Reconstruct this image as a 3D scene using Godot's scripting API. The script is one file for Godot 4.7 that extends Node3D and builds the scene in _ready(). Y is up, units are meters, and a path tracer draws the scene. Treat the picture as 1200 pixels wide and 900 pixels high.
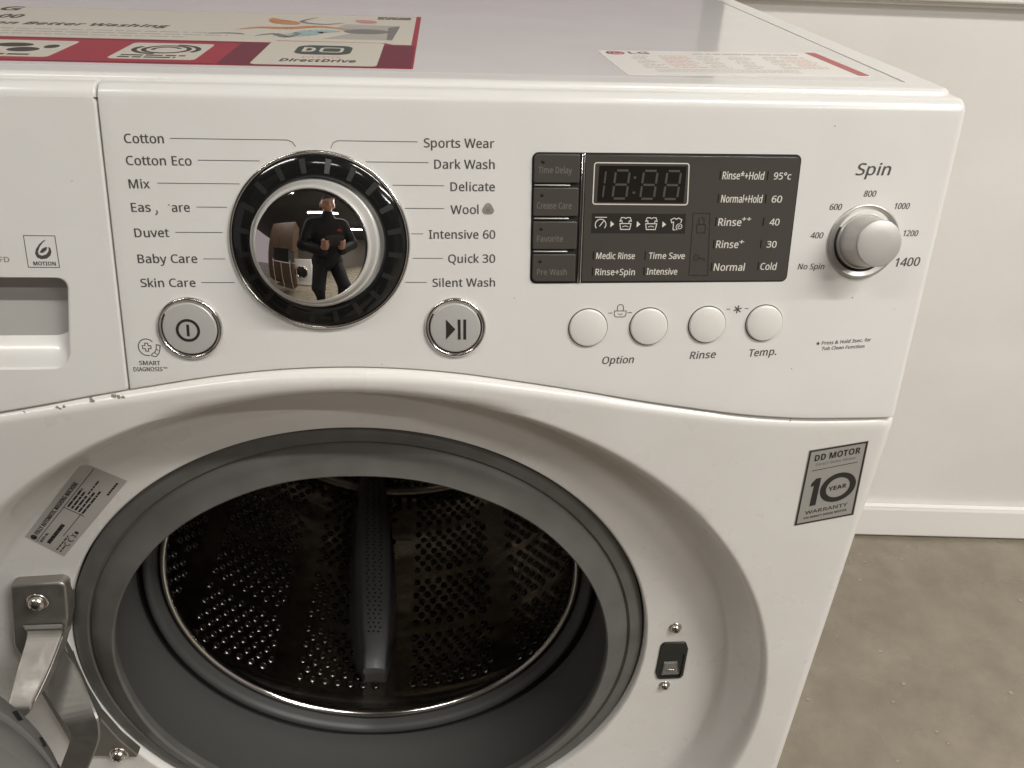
extends Node3D
# A front-loading washing machine, seen close from above its front, beside a panelled wall on a concrete floor.

const LEAN := 0.2028                       # how far the control panel leans back per metre of height
const PANEL_BASE := Vector3(0, 0.689, 0.0004)
const DOOR := Vector2(-0.003, 0.4736)       # where the drum axis meets the front
const RECESS := -0.030                      # depth of the pressed recess round the opening
var panel_map: Transform3D                 # panel millimetres (across, up, out) -> metres
var M := {}
var cap_of := {}
var fonts := {}


func _ready() -> void:
	# ---------- camera, air, light ----------
	var cam := Camera3D.new()
	cam.name = "camera"
	cam.fov = 50.322
	cam.near = 0.01
	cam.far = 60.0
	cam.basis = Basis(Vector3.UP, deg_to_rad(-5.284)) * Basis(Vector3.RIGHT, deg_to_rad(-31.534)) * Basis(Vector3.BACK, deg_to_rad(2.2527))
	cam.position = Vector3(0.0528, 0.928, 0.3509)
	add_child(cam)
	cam.current = true
	var env := Environment.new()
	env.background_mode = Environment.BG_COLOR
	env.background_color = Color(0.435, 0.405, 0.41)
	env.tonemap_mode = Environment.TONE_MAPPER_LINEAR
	env.tonemap_exposure = 1.84
	env.sdfgi_enabled = true
	env.ssao_enabled = true
	env.ssil_enabled = true
	var we := WorldEnvironment.new()
	we.name = "air"
	we.environment = env
	add_child(we)
	materials()
	# tube lamps of the hall: place, length, energy, label
	tube_lamp(Vector3(-1.5, 2.75, 1.0), 1.3, 0.95, "ceiling tube lamp above and to the left of the machine")
	tube_lamp(Vector3(1.3, 2.75, 1.0), 1.3, 2.5, "ceiling tube lamp above and to the right of the machine")
	tube_lamp(Vector3(0.2, 2.75, 2.0), 1.3, 0.6, "ceiling tube lamp over the photographer's head")
	tube_lamp(Vector3(2.75, 2.75, 1.0), 1.3, 1.7, "ceiling tube lamp over the floor beside the panelled wall")
	tube_lamp(Vector3(2.4, 2.75, 2.0), 1.3, 2.3, "ceiling tube lamp behind the photographer's right shoulder")
	tube_lamp(Vector3(2.4, 2.75, 3.3), 1.3, 2.3, "ceiling tube lamp farthest behind the photographer")
	# ---------- setting ----------
	setting()
	hall_things()
	# ---------- the machine ----------
	var v := Vector3(0, 1, -LEAN).normalized()
	var n := Vector3(0, LEAN, 1).normalized()
	panel_map = Transform3D(Basis(Vector3.RIGHT * 0.001, v * 0.001, n * 0.001), PANEL_BASE)
	var w := thing("washing_machine", "white front-loading washing machine with its door open and dark steel drum showing", "washing machine")
	cabinet(w)
	front_plate(w)
	gasket(w)
	drum(w)
	top_plate(w)
	panel(w)
	drawer(w)
	dial(w)
	round_buttons(w)
	option_buttons(w)
	display(w)
	spin_knob(w)
	latch(w)
	hinge_and_door(w)
	stickers(w)
	wear(w)
	# ---------- what the chrome mirrors ----------
	person_and_phone(cam.basis, cam.position)


# ======================================================= materials
func mat(called: String, c: Color, rough := 0.5, metal := 0.0, spec := 0.5) -> StandardMaterial3D:
	var m := StandardMaterial3D.new()
	m.resource_name = called
	m.albedo_color = c.linear_to_srgb()
	m.roughness = rough
	m.metallic = metal
	m.metallic_specular = spec
	M[called] = m
	return m


func noise_tex(seed_: int, freq: float, lo: Color, hi: Color, octaves := 4, size := 512, mid := 0.5) -> NoiseTexture2D:
	var f := FastNoiseLite.new()
	f.seed = seed_
	f.noise_type = FastNoiseLite.TYPE_SIMPLEX_SMOOTH
	f.frequency = freq
	f.fractal_octaves = octaves
	f.fractal_gain = 0.62 if octaves > 6 else 0.5
	var t := NoiseTexture2D.new()
	t.width = size
	t.height = size
	t.seamless = true
	t.noise = f
	var g := Gradient.new()
	g.set_color(0, lo)
	g.set_color(1, hi)
	g.add_point(mid, lo.lerp(hi, 0.5))
	t.color_ramp = g
	return t


func worn(m: StandardMaterial3D, seed_: int, scale: float, lo := 0.75, hi := 1.0) -> void:
	m.roughness_texture = noise_tex(seed_, 0.012, Color(lo, lo, lo), Color(hi, hi, hi), 5)
	m.uv1_triplanar = true
	m.uv1_world_triplanar = true
	m.uv1_scale = Vector3.ONE * scale


func materials() -> void:
	var m := mat("panel_white", Color(0.76, 0.752, 0.728), 0.3)
	m.clearcoat_enabled = true
	m.clearcoat = 0.35
	m.clearcoat_roughness = 0.12
	m.albedo_texture = noise_tex(3, 0.006, Color(0.985, 0.983, 0.978), Color(1, 1, 1), 5)
	worn(m, 5, 5.0, 0.94, 1.0)
	m = mat("enamel_white", Color(0.815, 0.803, 0.775), 0.3)
	m.clearcoat_enabled = true
	m.clearcoat = 0.4
	m.clearcoat_roughness = 0.1
	m.albedo_texture = noise_tex(4, 0.006, Color(0.98, 0.977, 0.97), Color(1, 1, 1), 5)
	worn(m, 6, 4.0, 0.88, 1.0)
	m = mat("top_white", Color(0.74, 0.725, 0.71), 0.13, 0.0, 0.5)
	m.clearcoat_enabled = true
	m.clearcoat = 0.25
	m.clearcoat_roughness = 0.05
	m.albedo_texture = noise_tex(9, 0.008, Color(0.975, 0.973, 0.97), Color(1, 1, 1), 5)
	worn(m, 8, 3.0, 0.9, 1.0)
	mat("print_grey", Color(0.075, 0.068, 0.06), 0.55)
	mat("print_faded", Color(0.26, 0.245, 0.22), 0.6)
	mat("print_black", Color(0.022, 0.02, 0.018), 0.5)
	mat("print_white", Color(0.72, 0.69, 0.63), 0.5)
	mat("print_dim", Color(0.17, 0.155, 0.135), 0.5)
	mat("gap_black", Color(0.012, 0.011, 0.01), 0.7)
	mat("groove_grey", Color(0.2, 0.19, 0.175), 0.8)
	m = mat("smoked_plastic", Color(0.07, 0.063, 0.056), 0.22)
	m.clearcoat_enabled = true
	m.clearcoat = 0.6
	m.clearcoat_roughness = 0.06
	mat("key_plastic", Color(0.068, 0.061, 0.054), 0.34)
	mat("window_black", Color(0.016, 0.014, 0.012), 0.15)
	mat("icon_band", Color(0.03, 0.027, 0.025), 0.3)
	mat("segment_off", Color(0.085, 0.075, 0.065), 0.35)
	mat("chrome", Color(0.74, 0.72, 0.69), 0.17, 1.0)
	mat("mirror_chrome", Color(0.9, 0.89, 0.87), 0.015, 1.0)
	m = mat("satin_silver", Color(0.56, 0.545, 0.52), 0.36, 0.75)
	worn(m, 14, 30.0, 0.8, 1.0)
	m = mat("button_silver", Color(0.56, 0.55, 0.525), 0.4, 0.3)
	mat("button_white", Color(0.78, 0.765, 0.73), 0.36, 0.1)
	mat("knob_silver", Color(0.56, 0.545, 0.52), 0.34, 0.5)
	mat("rubber_shaded", Color(0.07, 0.069, 0.066), 0.6)  # gasket rubber with the shade of the deep opening put into its colour
	mat("dial_black", Color(0.01, 0.0105, 0.01), 0.09)
	mat("dial_window", Color(0.022, 0.022, 0.02), 0.25)
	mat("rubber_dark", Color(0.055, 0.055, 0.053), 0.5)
	m = mat("rubber_grey", Color(0.145, 0.144, 0.135), 0.62)
	m.albedo_texture = noise_tex(21, 0.01, Color(0.85, 0.85, 0.84), Color(1, 1, 1), 5)
	worn(m, 22, 6.0, 0.75, 1.0)
	m = mat("steel_drum", Color(0.52, 0.485, 0.43), 0.24, 1.0)
	mat("collar_steel", Color(0.3, 0.285, 0.26), 0.3, 1.0)
	worn(m, 23, 12.0, 0.6, 1.0)
	mat("steel_rim", Color(0.72, 0.7, 0.66), 0.16, 1.0)
	m = mat("lifter_grey", Color(0.30, 0.305, 0.31), 0.4)
	m = mat("hinge_metal", Color(0.33, 0.315, 0.29), 0.6, 0.85)
	worn(m, 31, 14.0, 0.6, 1.0)
	mat("screw_metal", Color(0.6, 0.57, 0.52), 0.25, 1.0)
	mat("door_grey", Color(0.2, 0.198, 0.19), 0.45)
	mat("latch_black", Color(0.012, 0.014, 0.012), 0.35)
	mat("tongue_grey", Color(0.3, 0.3, 0.3), 0.25, 0.7)
	mat("sticker_silver", Color(0.4, 0.39, 0.37), 0.4, 0.2)
	mat("collar_silver", Color(0.66, 0.65, 0.62), 0.3, 0.35)
	mat("sticker_grey", Color(0.44, 0.42, 0.39), 0.5)
	mat("sticker_cream", Color(0.62, 0.585, 0.5), 0.35)
	mat("sticker_white", Color(0.78, 0.755, 0.71), 0.35)
	mat("banner_red", Color(0.34, 0.022, 0.035), 0.35)
	mat("banner_maroon", Color(0.15, 0.012, 0.025), 0.35)
	mat("stripe_red", Color(0.42, 0.1, 0.1), 0.45)
	mat("pale_red", Color(0.58, 0.36, 0.32), 0.5)
	mat("pale_grey", Color(0.42, 0.4, 0.36), 0.5)
	mat("badge_green", Color(0.02, 0.05, 0.03), 0.3)
	mat("paint_orange", Color(0.55, 0.24, 0.1), 0.4)
	mat("paint_teal", Color(0.34, 0.47, 0.46), 0.4)
	mat("paint_pink", Color(0.58, 0.26, 0.27), 0.4)
	mat("paint_grey", Color(0.2, 0.19, 0.18), 0.4)
	mat("dirt", Color(0.25, 0.22, 0.18), 0.9)
	m = mat("wall_paint", Color(0.80, 0.786, 0.757), 0.5)
	m.albedo_texture = noise_tex(41, 0.004, Color(0.955, 0.95, 0.94), Color(1, 1, 1), 5)
	worn(m, 42, 1.2, 0.85, 1.0)
	m = mat("skirting_paint", Color(0.85, 0.832, 0.795), 0.3)
	mat("ceiling_paint", Color(0.07, 0.065, 0.06), 0.8)
	mat("cupboard_wood", Color(0.085, 0.05, 0.028), 0.5)
	mat("crate_black", Color(0.02, 0.02, 0.02), 0.5)
	m = mat("hall_paint", Color(0.17, 0.155, 0.135), 0.8)
	m = mat("concrete", Color(1, 1, 1), 0.34)
	m.albedo_texture = noise_tex(51, 0.011, Color(0.195, 0.167, 0.128).linear_to_srgb(), Color(0.275, 0.24, 0.186).linear_to_srgb(), 7, 1024)
	m.uv1_triplanar = true
	m.uv1_world_triplanar = true
	m.uv1_scale = Vector3.ONE * 0.9
	m.roughness_texture = noise_tex(52, 0.01, Color(0.6, 0.6, 0.6), Color(1, 1, 1), 5)
	m.heightmap_enabled = true
	m.heightmap_texture = noise_tex(53, 0.05, Color.BLACK, Color.WHITE, 5)
	m.heightmap_scale = 0.12
	mat("concrete_stain", Color(0.2, 0.17, 0.135), 0.55)
	mat("concrete_chip", Color(0.36, 0.33, 0.27), 0.6)
	mat("lamp_housing", Color(0.7, 0.7, 0.68), 0.5)
	m = mat("lamp_tube", Color(0.9, 0.9, 0.88), 0.4)
	m.emission_enabled = true
	m.emission = Color(1.0, 0.984, 0.96)
	m.emission_energy_multiplier = 5.0
	mat("jacket_black", Color(0.012, 0.012, 0.014), 0.75)
	mat("trousers_black", Color(0.01, 0.01, 0.012), 0.8)
	m = mat("skin", Color(0.48, 0.27, 0.19), 0.5)
	m.subsurf_scatter_enabled = true
	m.subsurf_scatter_strength = 0.1
	mat("hair_grey", Color(0.07, 0.06, 0.052), 0.7)
	mat("jacket_red", Color(0.4, 0.02, 0.02), 0.6)
	mat("phone_black", Color(0.012, 0.012, 0.013), 0.2)
	mat("shoe_black", Color(0.015, 0.015, 0.015), 0.4)


# ======================================================= scene helpers
func thing(called: String, label: String, category: String, at := Vector3.ZERO, group := "") -> Node3D:
	var o := Node3D.new()
	o.name = called
	o.position = at
	add_child(o, true)
	return tag(o, label, category, group)


func tag(o: Node3D, label: String, category := "", group := "", kind := "") -> Node3D:
	if label:
		o.set_meta("label", label)
	if category:
		o.set_meta("category", category)
	if group:
		o.set_meta("group", group)
	if kind:
		o.set_meta("kind", kind)
	return o


func put(called: String, b: MB, m: String, parent: Node3D, label := "") -> MeshInstance3D:
	var o := MeshInstance3D.new()
	o.name = called
	o.mesh = b.done()
	o.material_override = M[m]
	parent.add_child(o, true)
	if label:
		o.set_meta("label", label)
	return o


# a mesh builder: faces are given anticlockwise as seen from outside
class MB:
	var st := SurfaceTool.new()
	var map := Transform3D.IDENTITY
	var bend = null

	func _init(t := Transform3D.IDENTITY, warp = null) -> void:
		st.begin(Mesh.PRIMITIVE_TRIANGLES)
		map = t
		bend = warp

	func p(v: Vector3) -> Vector3:
		return bend.call(v) if bend != null else map * v

	func tri(a: Vector3, b: Vector3, c: Vector3, g := 0) -> void:
		if a.is_equal_approx(b) or b.is_equal_approx(c) or a.is_equal_approx(c):
			return
		st.set_smooth_group(g)
		st.add_vertex(p(a))
		st.add_vertex(p(c))
		st.add_vertex(p(b))

	func quad(a: Vector3, b: Vector3, c: Vector3, d: Vector3, g := 0) -> void:
		tri(a, b, c, g)
		tri(a, c, d, g)

	func rings(list: Array, closed := true, groups := []) -> void:
		for i in list.size() - 1:
			var r0: PackedVector3Array = list[i]
			var r1: PackedVector3Array = list[i + 1]
			var n := r0.size()
			var g: int = groups[i] if i < groups.size() else 0
			for j in (n if closed else n - 1):
				var k := (j + 1) % n
				quad(r0[j], r0[k], r1[k], r1[j], g)

	# profile: [radius, height, smoothing group of the band that ends here], from the outside to the axis
	func lathe(c: Vector3, prof: Array, n := 64, a0 := 0.0, a1 := TAU) -> void:
		var list := []
		var groups := []
		var whole := is_equal_approx(a1 - a0, TAU)
		for q in prof:
			var r := PackedVector3Array()
			for j in (n if whole else n + 1):
				var a := a0 + (a1 - a0) * j / n
				r.append(c + Vector3(cos(a) * q[0], sin(a) * q[0], q[1]))
			list.append(r)
			if list.size() > 1:
				groups.append(q[2] if q.size() > 2 else 0)
		rings(list, whole, groups)

	func cap(poly: PackedVector2Array, h: float, g := -1, up := true) -> void:
		var idx := Geometry2D.triangulate_polygon(poly)
		for i in range(0, idx.size(), 3):
			var a := poly[idx[i]]
			var b := poly[idx[i + 1]]
			var c := poly[idx[i + 2]]
			if ((b - a).cross(c - a) > 0) != up:
				var s := b
				b = c
				c = s
			tri(Vector3(a.x, a.y, h), Vector3(b.x, b.y, h), Vector3(c.x, c.y, h), g)

	func prism(poly_: PackedVector2Array, h0: float, h1: float, ch := 0.0, both := false) -> void:
		var poly := poly_
		if Geometry2D.is_polygon_clockwise(poly) != Geometry2D.is_polygon_clockwise(PackedVector2Array([Vector2(0, 0), Vector2(1, 0), Vector2(1, 1), Vector2(0, 1)])):
			poly = poly.duplicate()
			poly.reverse()
		var list := [lift(poly, h0), lift(poly, h1 - ch)]
		var top := poly
		if ch > 0.0:
			top = inset(poly, ch)
			var half := inset(poly, ch * 0.3)
			list.append(lift(half, h1 - ch * 0.3))
			list.append(lift(top, h1))
		rings(list, true, [-1, 3, 3] if poly.size() < 9 else [2, 3, 3])
		cap(top, h1)
		if both:
			cap(poly, h0, -1, false)

	static func lift(poly: PackedVector2Array, h: float) -> PackedVector3Array:
		var r := PackedVector3Array()
		for q in poly:
			r.append(Vector3(q.x, q.y, h))
		return r

	static func inset(poly: PackedVector2Array, d: float) -> PackedVector2Array:
		var r := PackedVector2Array()
		var n := poly.size()
		for i in n:
			var e0 := (poly[i] - poly[(i + n - 1) % n]).normalized()
			var e1 := (poly[(i + 1) % n] - poly[i]).normalized()
			var n0 := Vector2(-e0.y, e0.x)
			var n1 := Vector2(-e1.y, e1.x)
			var b := (n0 + n1).normalized()
			r.append(poly[i] + b * d / maxf(0.3, b.dot(n0)))
		return r

	# a flat line of the given width along points
	func stroke(pts: PackedVector2Array, w: float, h0 := 0.0, h1 := 0.1, closed := false) -> void:
		var n := pts.size()
		var l := PackedVector2Array()
		var r := PackedVector2Array()
		for i in n:
			var a := pts[(i + n - 1) % n] if closed or i > 0 else pts[i]
			var b := pts[(i + 1) % n] if closed or i < n - 1 else pts[i]
			var e0 := (pts[i] - a).normalized()
			var e1 := (b - pts[i]).normalized()
			if e0 == Vector2.ZERO: e0 = e1
			if e1 == Vector2.ZERO: e1 = e0
			var n0 := Vector2(-e0.y, e0.x)
			var s := (n0 + Vector2(-e1.y, e1.x)).normalized()
			var k := 0.5 * w / maxf(0.4, s.dot(n0))
			l.append(pts[i] + s * k)
			r.append(pts[i] - s * k)
		for i in (n if closed else n - 1):
			var j := (i + 1) % n
			quad(Vector3(r[i].x, r[i].y, h1), Vector3(r[j].x, r[j].y, h1), Vector3(l[j].x, l[j].y, h1), Vector3(l[i].x, l[i].y, h1), -1)
			quad(Vector3(r[i].x, r[i].y, h0), Vector3(r[j].x, r[j].y, h0), Vector3(r[j].x, r[j].y, h1), Vector3(r[i].x, r[i].y, h1), -1)
			quad(Vector3(l[j].x, l[j].y, h0), Vector3(l[i].x, l[i].y, h0), Vector3(l[i].x, l[i].y, h1), Vector3(l[j].x, l[j].y, h1), -1)

	func box(lo: Vector3, hi: Vector3, ch := 0.0) -> void:
		var r := PackedVector2Array([Vector2(lo.x, lo.y), Vector2(hi.x, lo.y), Vector2(hi.x, hi.y), Vector2(lo.x, hi.y)])
		prism(r, lo.z, hi.z, ch, true)

	# a tube along points
	func tube(pts: PackedVector3Array, rad: PackedFloat32Array, n := 10) -> void:
		var list := []
		var up := Vector3.UP
		for i in pts.size():
			var t := (pts[mini(i + 1, pts.size() - 1)] - pts[maxi(i - 1, 0)]).normalized()
			var s := t.cross(up if absf(t.dot(up)) < 0.9 else Vector3.RIGHT).normalized()
			var q := s.cross(t)
			var ring := PackedVector3Array()
			for j in n:
				var a := TAU * j / n
				ring.append(pts[i] + (s * cos(a) + q * sin(a)) * rad[i])
			list.append(ring)
		rings(list)
		for e in [0, pts.size() - 1]:
			for j in n:
				var ring: PackedVector3Array = list[e]
				if e == 0:
					tri(pts[e], ring[(j + 1) % n], ring[j], 7)
				else:
					tri(pts[e], ring[j], ring[(j + 1) % n], 7)

	func done() -> ArrayMesh:
		st.generate_normals()
		st.index()
		return st.commit()


func poly(a: Array) -> PackedVector2Array:
	var r := PackedVector2Array()
	for i in range(0, a.size(), 2):
		r.append(Vector2(a[i], a[i + 1]))
	return r


func rounded(corners: PackedVector2Array, rad: Array, n := 6) -> PackedVector2Array:
	var out := PackedVector2Array()
	var c := corners.size()
	for i in c:
		var p := corners[i]
		var r: float = rad[i % rad.size()]
		var a := (corners[(i + c - 1) % c] - p).normalized()
		var b := (corners[(i + 1) % c] - p).normalized()
		if r <= 0.0:
			out.append(p)
			continue
		var half := acos(clampf(a.dot(b), -1, 1)) / 2.0
		var t := r / tan(half)
		var o := p + (a + b).normalized() * r / sin(half)
		var f := p + a * t - o
		var turn := f.angle_to(p + b * t - o)
		for k in n + 1:
			out.append(o + f.rotated(turn * k / n))
	return out


func rect(x0: float, y0: float, x1: float, y1: float, r := 0.0, n := 5) -> PackedVector2Array:
	return rounded(poly([x0, y0, x1, y0, x1, y1, x0, y1]), [r], n)


func arc(c: Vector2, rx: float, ry: float, d0: float, d1: float, n := 16) -> PackedVector2Array:
	var r := PackedVector2Array()
	for i in n + 1:
		var a := deg_to_rad(lerpf(d0, d1, float(i) / n))
		r.append(c + Vector2(cos(a) * rx, sin(a) * ry))
	return r


# lettering: baseline from a to b (millimetres of the surface), capital height, slant as a tangent
func words(b: MB, text: String, from: Vector2, to: Vector2, cap_h: float, slant := 0.0, face := "plain", h := 0.12) -> void:
	if not fonts.has(face):
		var f := SystemFont.new()
		f.font_names = PackedStringArray(["Droid Serif" if face == "serif" else "Droid Sans"])
		f.font_weight = 700 if face in ["bold", "serif"] else 400
		fonts[face] = f
		var ref := lettering("H", face).get_aabb()
		cap_of[face] = ref
	var ref_box: AABB = cap_of[face]
	var tm := lettering(text, face)
	var bx := tm.get_aabb()
	var s := tm.surface_get_arrays(0)
	var pos: PackedVector3Array = s[Mesh.ARRAY_VERTEX]
	var idx = s[Mesh.ARRAY_INDEX]
	var n: int = idx.size() if idx != null else pos.size()
	var along := to - from
	var sx := along.length() / bx.size.x
	var sy := cap_h / ref_box.size.y
	var dir := along.normalized()
	var nor := Vector2(-dir.y, dir.x)
	# struck three times, a hair apart, for the heavier stroke of the printed letters
	for strike in ([[-1.0, -0.6, 0.0], [1.0, -0.2, 0.012], [0.0, 0.8, 0.006]] if face == "plain" else [[0.0, 0.0, 0.0]]):
		var shift := Vector2(strike[0], strike[1]) * cap_h * 0.016
		for i in range(0, n, 3):
			var t := []
			for k in 3:
				var q: Vector3 = pos[idx[i + k]] if idx != null else pos[i + k]
				var y := (q.y - ref_box.position.y) * sy
				var x := (q.x - bx.position.x) * sx + y * slant
				var at := from + dir * x + nor * y + shift
				t.append(Vector3(at.x, at.y, h + strike[2] if q.z > 0.0 else 0.0))
			# TextMesh faces run clockwise
			b.tri(t[0], t[2], t[1], -1)


func lettering(text: String, face: String) -> TextMesh:
	var t := TextMesh.new()
	t.font = fonts[face]
	t.font_size = 64
	t.pixel_size = 0.01
	t.depth = 0.05
	t.curve_step = 1.0
	t.text = text
	t.horizontal_alignment = HORIZONTAL_ALIGNMENT_LEFT
	return t


func say(parent: Node3D, warp, text: String, u0: float, v0: float, u1: float, v1: float, cap_h: float, m := "print_grey", slant := 0.0, face := "plain", called := "lettering") -> void:
	var b := MB.new() if warp is Callable else MB.new(warp)
	if warp is Callable:
		b.bend = warp
	words(b, text, Vector2(u0, v0), Vector2(u1, v1), cap_h, slant, face)
	put(called, b, m, parent)


# ======================================================= setting
func struct(called: String, b: MB, m: String) -> MeshInstance3D:
	var o := put(called, b, m, self)
	o.set_meta("kind", "structure")
	return o


func wall_frame() -> Transform3D:
	var along := Vector3(0.2731, 0, 0.0201).normalized()
	var out := along.cross(Vector3.UP)
	return Transform3D(Basis(along, Vector3.UP, out), Vector3(0.384, 0, -0.6904))


func setting() -> void:
	var b := MB.new()
	b.box(Vector3(-6, -0.1, -5), Vector3(6, 0, 6))
	var fl := struct("floor", b, "concrete")
	tag(fl, "worn grey-brown concrete floor beside the washing machine")
	var rng := RandomNumberGenerator.new()
	rng.seed = 12
	# stains and chips of the floor
	var stain := MB.new(Transform3D(Basis(Vector3.RIGHT, Vector3.FORWARD, Vector3.UP), Vector3(0, 0, 0)))
	for q in [[0.55, -0.05, 0.008, 0.007], [0.585, -0.045, 0.007, 0.006], [0.98, -0.28, 0.010, 0.012]]:
		var ring := PackedVector2Array()
		for j in 22:
			var a := TAU * j / 22.0
			var r := 1.0 + rng.randf_range(-0.25, 0.25)
			ring.append(Vector2(q[0] + cos(a) * q[2] * r, q[1] + sin(a) * q[3] * r))
		stain.cap(ring, 0.0006)
	put("stain", stain, "concrete_stain", fl)
	var chip := MB.new(Transform3D(Basis(Vector3.RIGHT, Vector3.FORWARD, Vector3.UP), Vector3(0, 0, 0)))
	for i in 110:
		var c := Vector2(rng.randf_range(0.5, 1.3), rng.randf_range(-0.4, 0.6))
		var ring := PackedVector2Array()
		var s := rng.randf_range(0.0008, 0.0036)
		for j in 9:
			var a := TAU * j / 9.0
			ring.append(c + Vector2(cos(a), sin(a) * 0.7) * s * rng.randf_range(0.5, 1.2))
		chip.cap(ring, 0.0009)
	put("chip", chip, "concrete_chip", fl)
	var f := wall_frame()
	b = MB.new(f)
	b.box(Vector3(0, 0, -0.12), Vector3(4.5, 2.7, 0), 0.002)
	tag(struct("wall", b, "wall_paint"), "smooth cream painted wall behind and to the right of the machine")
	b = MB.new(f)
	b.prism(poly([0.0, 0.0035, 4.5, 0.0035, 4.5, 0.064, 0.0, 0.064]), 0.0005, 0.014, 0.004)
	var o := put("skirting_board", b, "skirting_paint", self)
	tag(o, "low cream skirting board between the wall and the concrete floor", "skirting board")
	b = MB.new(f)
	b.prism(poly([0.0, 0.826, 4.5, 0.826, 4.5, 0.868, 0.0, 0.868]), 0.0005, 0.018, 0.003)
	o = put("wall_rail", b, "skirting_paint", self)
	var bead := MB.new(f)
	bead.prism(poly([0.0, 0.8205, 4.5, 0.8205, 4.5, 0.8255, 0.0, 0.8255]), 0.0005, 0.008, 0.002)
	put("lower_bead", bead, "skirting_paint", o)
	tag(o, "narrow horizontal rail running along the cream wall", "rail")
	b = MB.new()
	b.box(Vector3(-6, 2.95, -5), Vector3(6, 3.05, 6))
	tag(struct("ceiling", b, "ceiling_paint"), "dark ceiling of the hall above the tube lamps")
	b = MB.new()
	b.box(Vector3(-6, 0.0, 5.9), Vector3(6, 3.4, 6.0))
	tag(struct("hall_wall", b, "hall_paint"), "far grey wall of the hall behind the photographer")


func hall_things() -> void:
	var o := thing("cupboard", "tall brown wooden cupboard standing behind the photographer, mirrored in the dial", "cupboard", Vector3(-1.25, 0.0005, 1.9))
	var b := MB.new()
	b.box(Vector3(-0.5, 0.05, -0.25), Vector3(0.5, 2.0, 0.25), 0.004)
	put("carcass", b, "cupboard_wood", o)
	for x in [-0.25, 0.25]:
		b = MB.new(Transform3D(Basis(Vector3.UP, PI), Vector3(x, 0, -0.2505)))
		b.box(Vector3(-0.24, 0.08, 0.0), Vector3(0.24, 1.97, 0.018), 0.004)
		put("door", b, "cupboard_wood", o)
		b = MB.new(Transform3D(Basis(Vector3.UP, PI), Vector3(x * 0.2, 0, -0.269)))
		b.box(Vector3(-0.012, 0.95, 0.0), Vector3(0.012, 1.10, 0.02), 0.004)
		put("handle", b, "chrome", o)
	o = thing("trolley", "wire trolley with two shelves standing in the hall", "trolley", Vector3(-0.72, 0.0005, 1.15))
	for q in [Vector2(-0.2, -0.15), Vector2(0.2, -0.15), Vector2(0.2, 0.15), Vector2(-0.2, 0.15)]:
		b = MB.new()
		b.tube(PackedVector3Array([Vector3(q.x, 0.0, q.y), Vector3(q.x, 0.78, q.y)]), PackedFloat32Array([0.009, 0.009]), 8)
		put("post", b, "chrome", o)
	for y in [0.2, 0.72]:
		b = MB.new()
		b.box(Vector3(-0.21, y, -0.16), Vector3(0.21, y + 0.02, 0.16), 0.003)
		put("shelf", b, "chrome", o)
	b = MB.new(Transform3D(Basis.IDENTITY, Vector3(-0.72, 0.7415, 1.15)))
	b.box(Vector3(-0.19, 0, -0.14), Vector3(0.17, 0.22, 0.14), 0.006)
	var c := put("crate", b, "crate_black", self)
	tag(c, "black plastic crate standing on the wire trolley", "crate")
	b = MB.new(Transform3D(Basis.IDENTITY, Vector3(-0.72, 0.7415, 1.15)))
	b.box(Vector3(-0.2, 0.2205, -0.15), Vector3(0.18, 0.24, 0.15), 0.004)
	put("lid", b, "crate_black", c)
	o = thing("dryer", "second front loading appliance with a round chrome door, in the hall", "dryer", Vector3(-0.55, 0.0005, 2.1))
	b = MB.new(Transform3D(Basis(Vector3.UP, PI), Vector3.ZERO))
	b.box(Vector3(-0.3, 0.02, -0.3), Vector3(0.3, 0.85, 0.3), 0.01)
	put("cabinet", b, "enamel_white", o)
	b = MB.new(Transform3D(Basis(Vector3.UP, PI), Vector3(0, 0.45, -0.30)))
	b.lathe(Vector3.ZERO, [[0.2, 0.0], [0.2, 0.03, 0], [0.185, 0.045, 0], [0.165, 0.045, 0], [0.155, 0.03, 1]], 48)
	put("door_ring", b, "chrome", o)
	b = MB.new(Transform3D(Basis(Vector3.UP, PI), Vector3(0, 0.45, -0.30)))
	b.lathe(Vector3.ZERO, [[0.157, 0.028], [0.12, 0.034], [0.06, 0.04], [0.0, 0.042]], 32)
	put("door_glass", b, "window_black", o)


func tube_lamp(at: Vector3, length: float, energy: float, label: String) -> void:
	var o := thing("tube_lamp", label, "ceiling lamp", at, "tube lamps over the hall floor")
	var b := MB.new()
	b.box(Vector3(-length / 2 - 0.03, 0.02, -0.05), Vector3(length / 2 + 0.03, 0.06, 0.05), 0.004)
	put("housing", b, "lamp_housing", o)
	b = MB.new()
	b.tube(PackedVector3Array([Vector3(-length / 2, 0, 0), Vector3(length / 2, 0, 0)]), PackedFloat32Array([0.016, 0.016]), 14)
	put("tube", b, "lamp_tube", o)
	var l := AreaLight3D.new()
	l.name = "tube_light"
	l.area_size = Vector2(length, 0.06)
	l.area_normalize_energy = true
	l.light_energy = energy
	l.light_color = Color(1.0, 0.984, 0.96)
	l.shadow_enabled = true
	l.rotation = Vector3(-PI / 2, 0, 0)
	l.position = Vector3(0, -0.025, 0)
	o.add_child(l)


# ======================================================= machine: shapes
func arch(x: float) -> float:              # height of the seam between control panel and front plate
	var t := [0.7185, 0.7190, 0.7180, 0.7151, 0.7105, 0.7055, 0.7000, 0.6952, 0.6910, 0.6887, 0.6883, 0.6885, 0.6886]
	var q := clampf(absf(x) / 0.03, 0.0, 9.98)
	var i := int(q)
	var f := q - i
	var p0: float = t[i] if i > 0 else 0.7180
	return cubic_interpolate(t[i + 1], t[i + 2], p0, t[i + 3], f)


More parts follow.
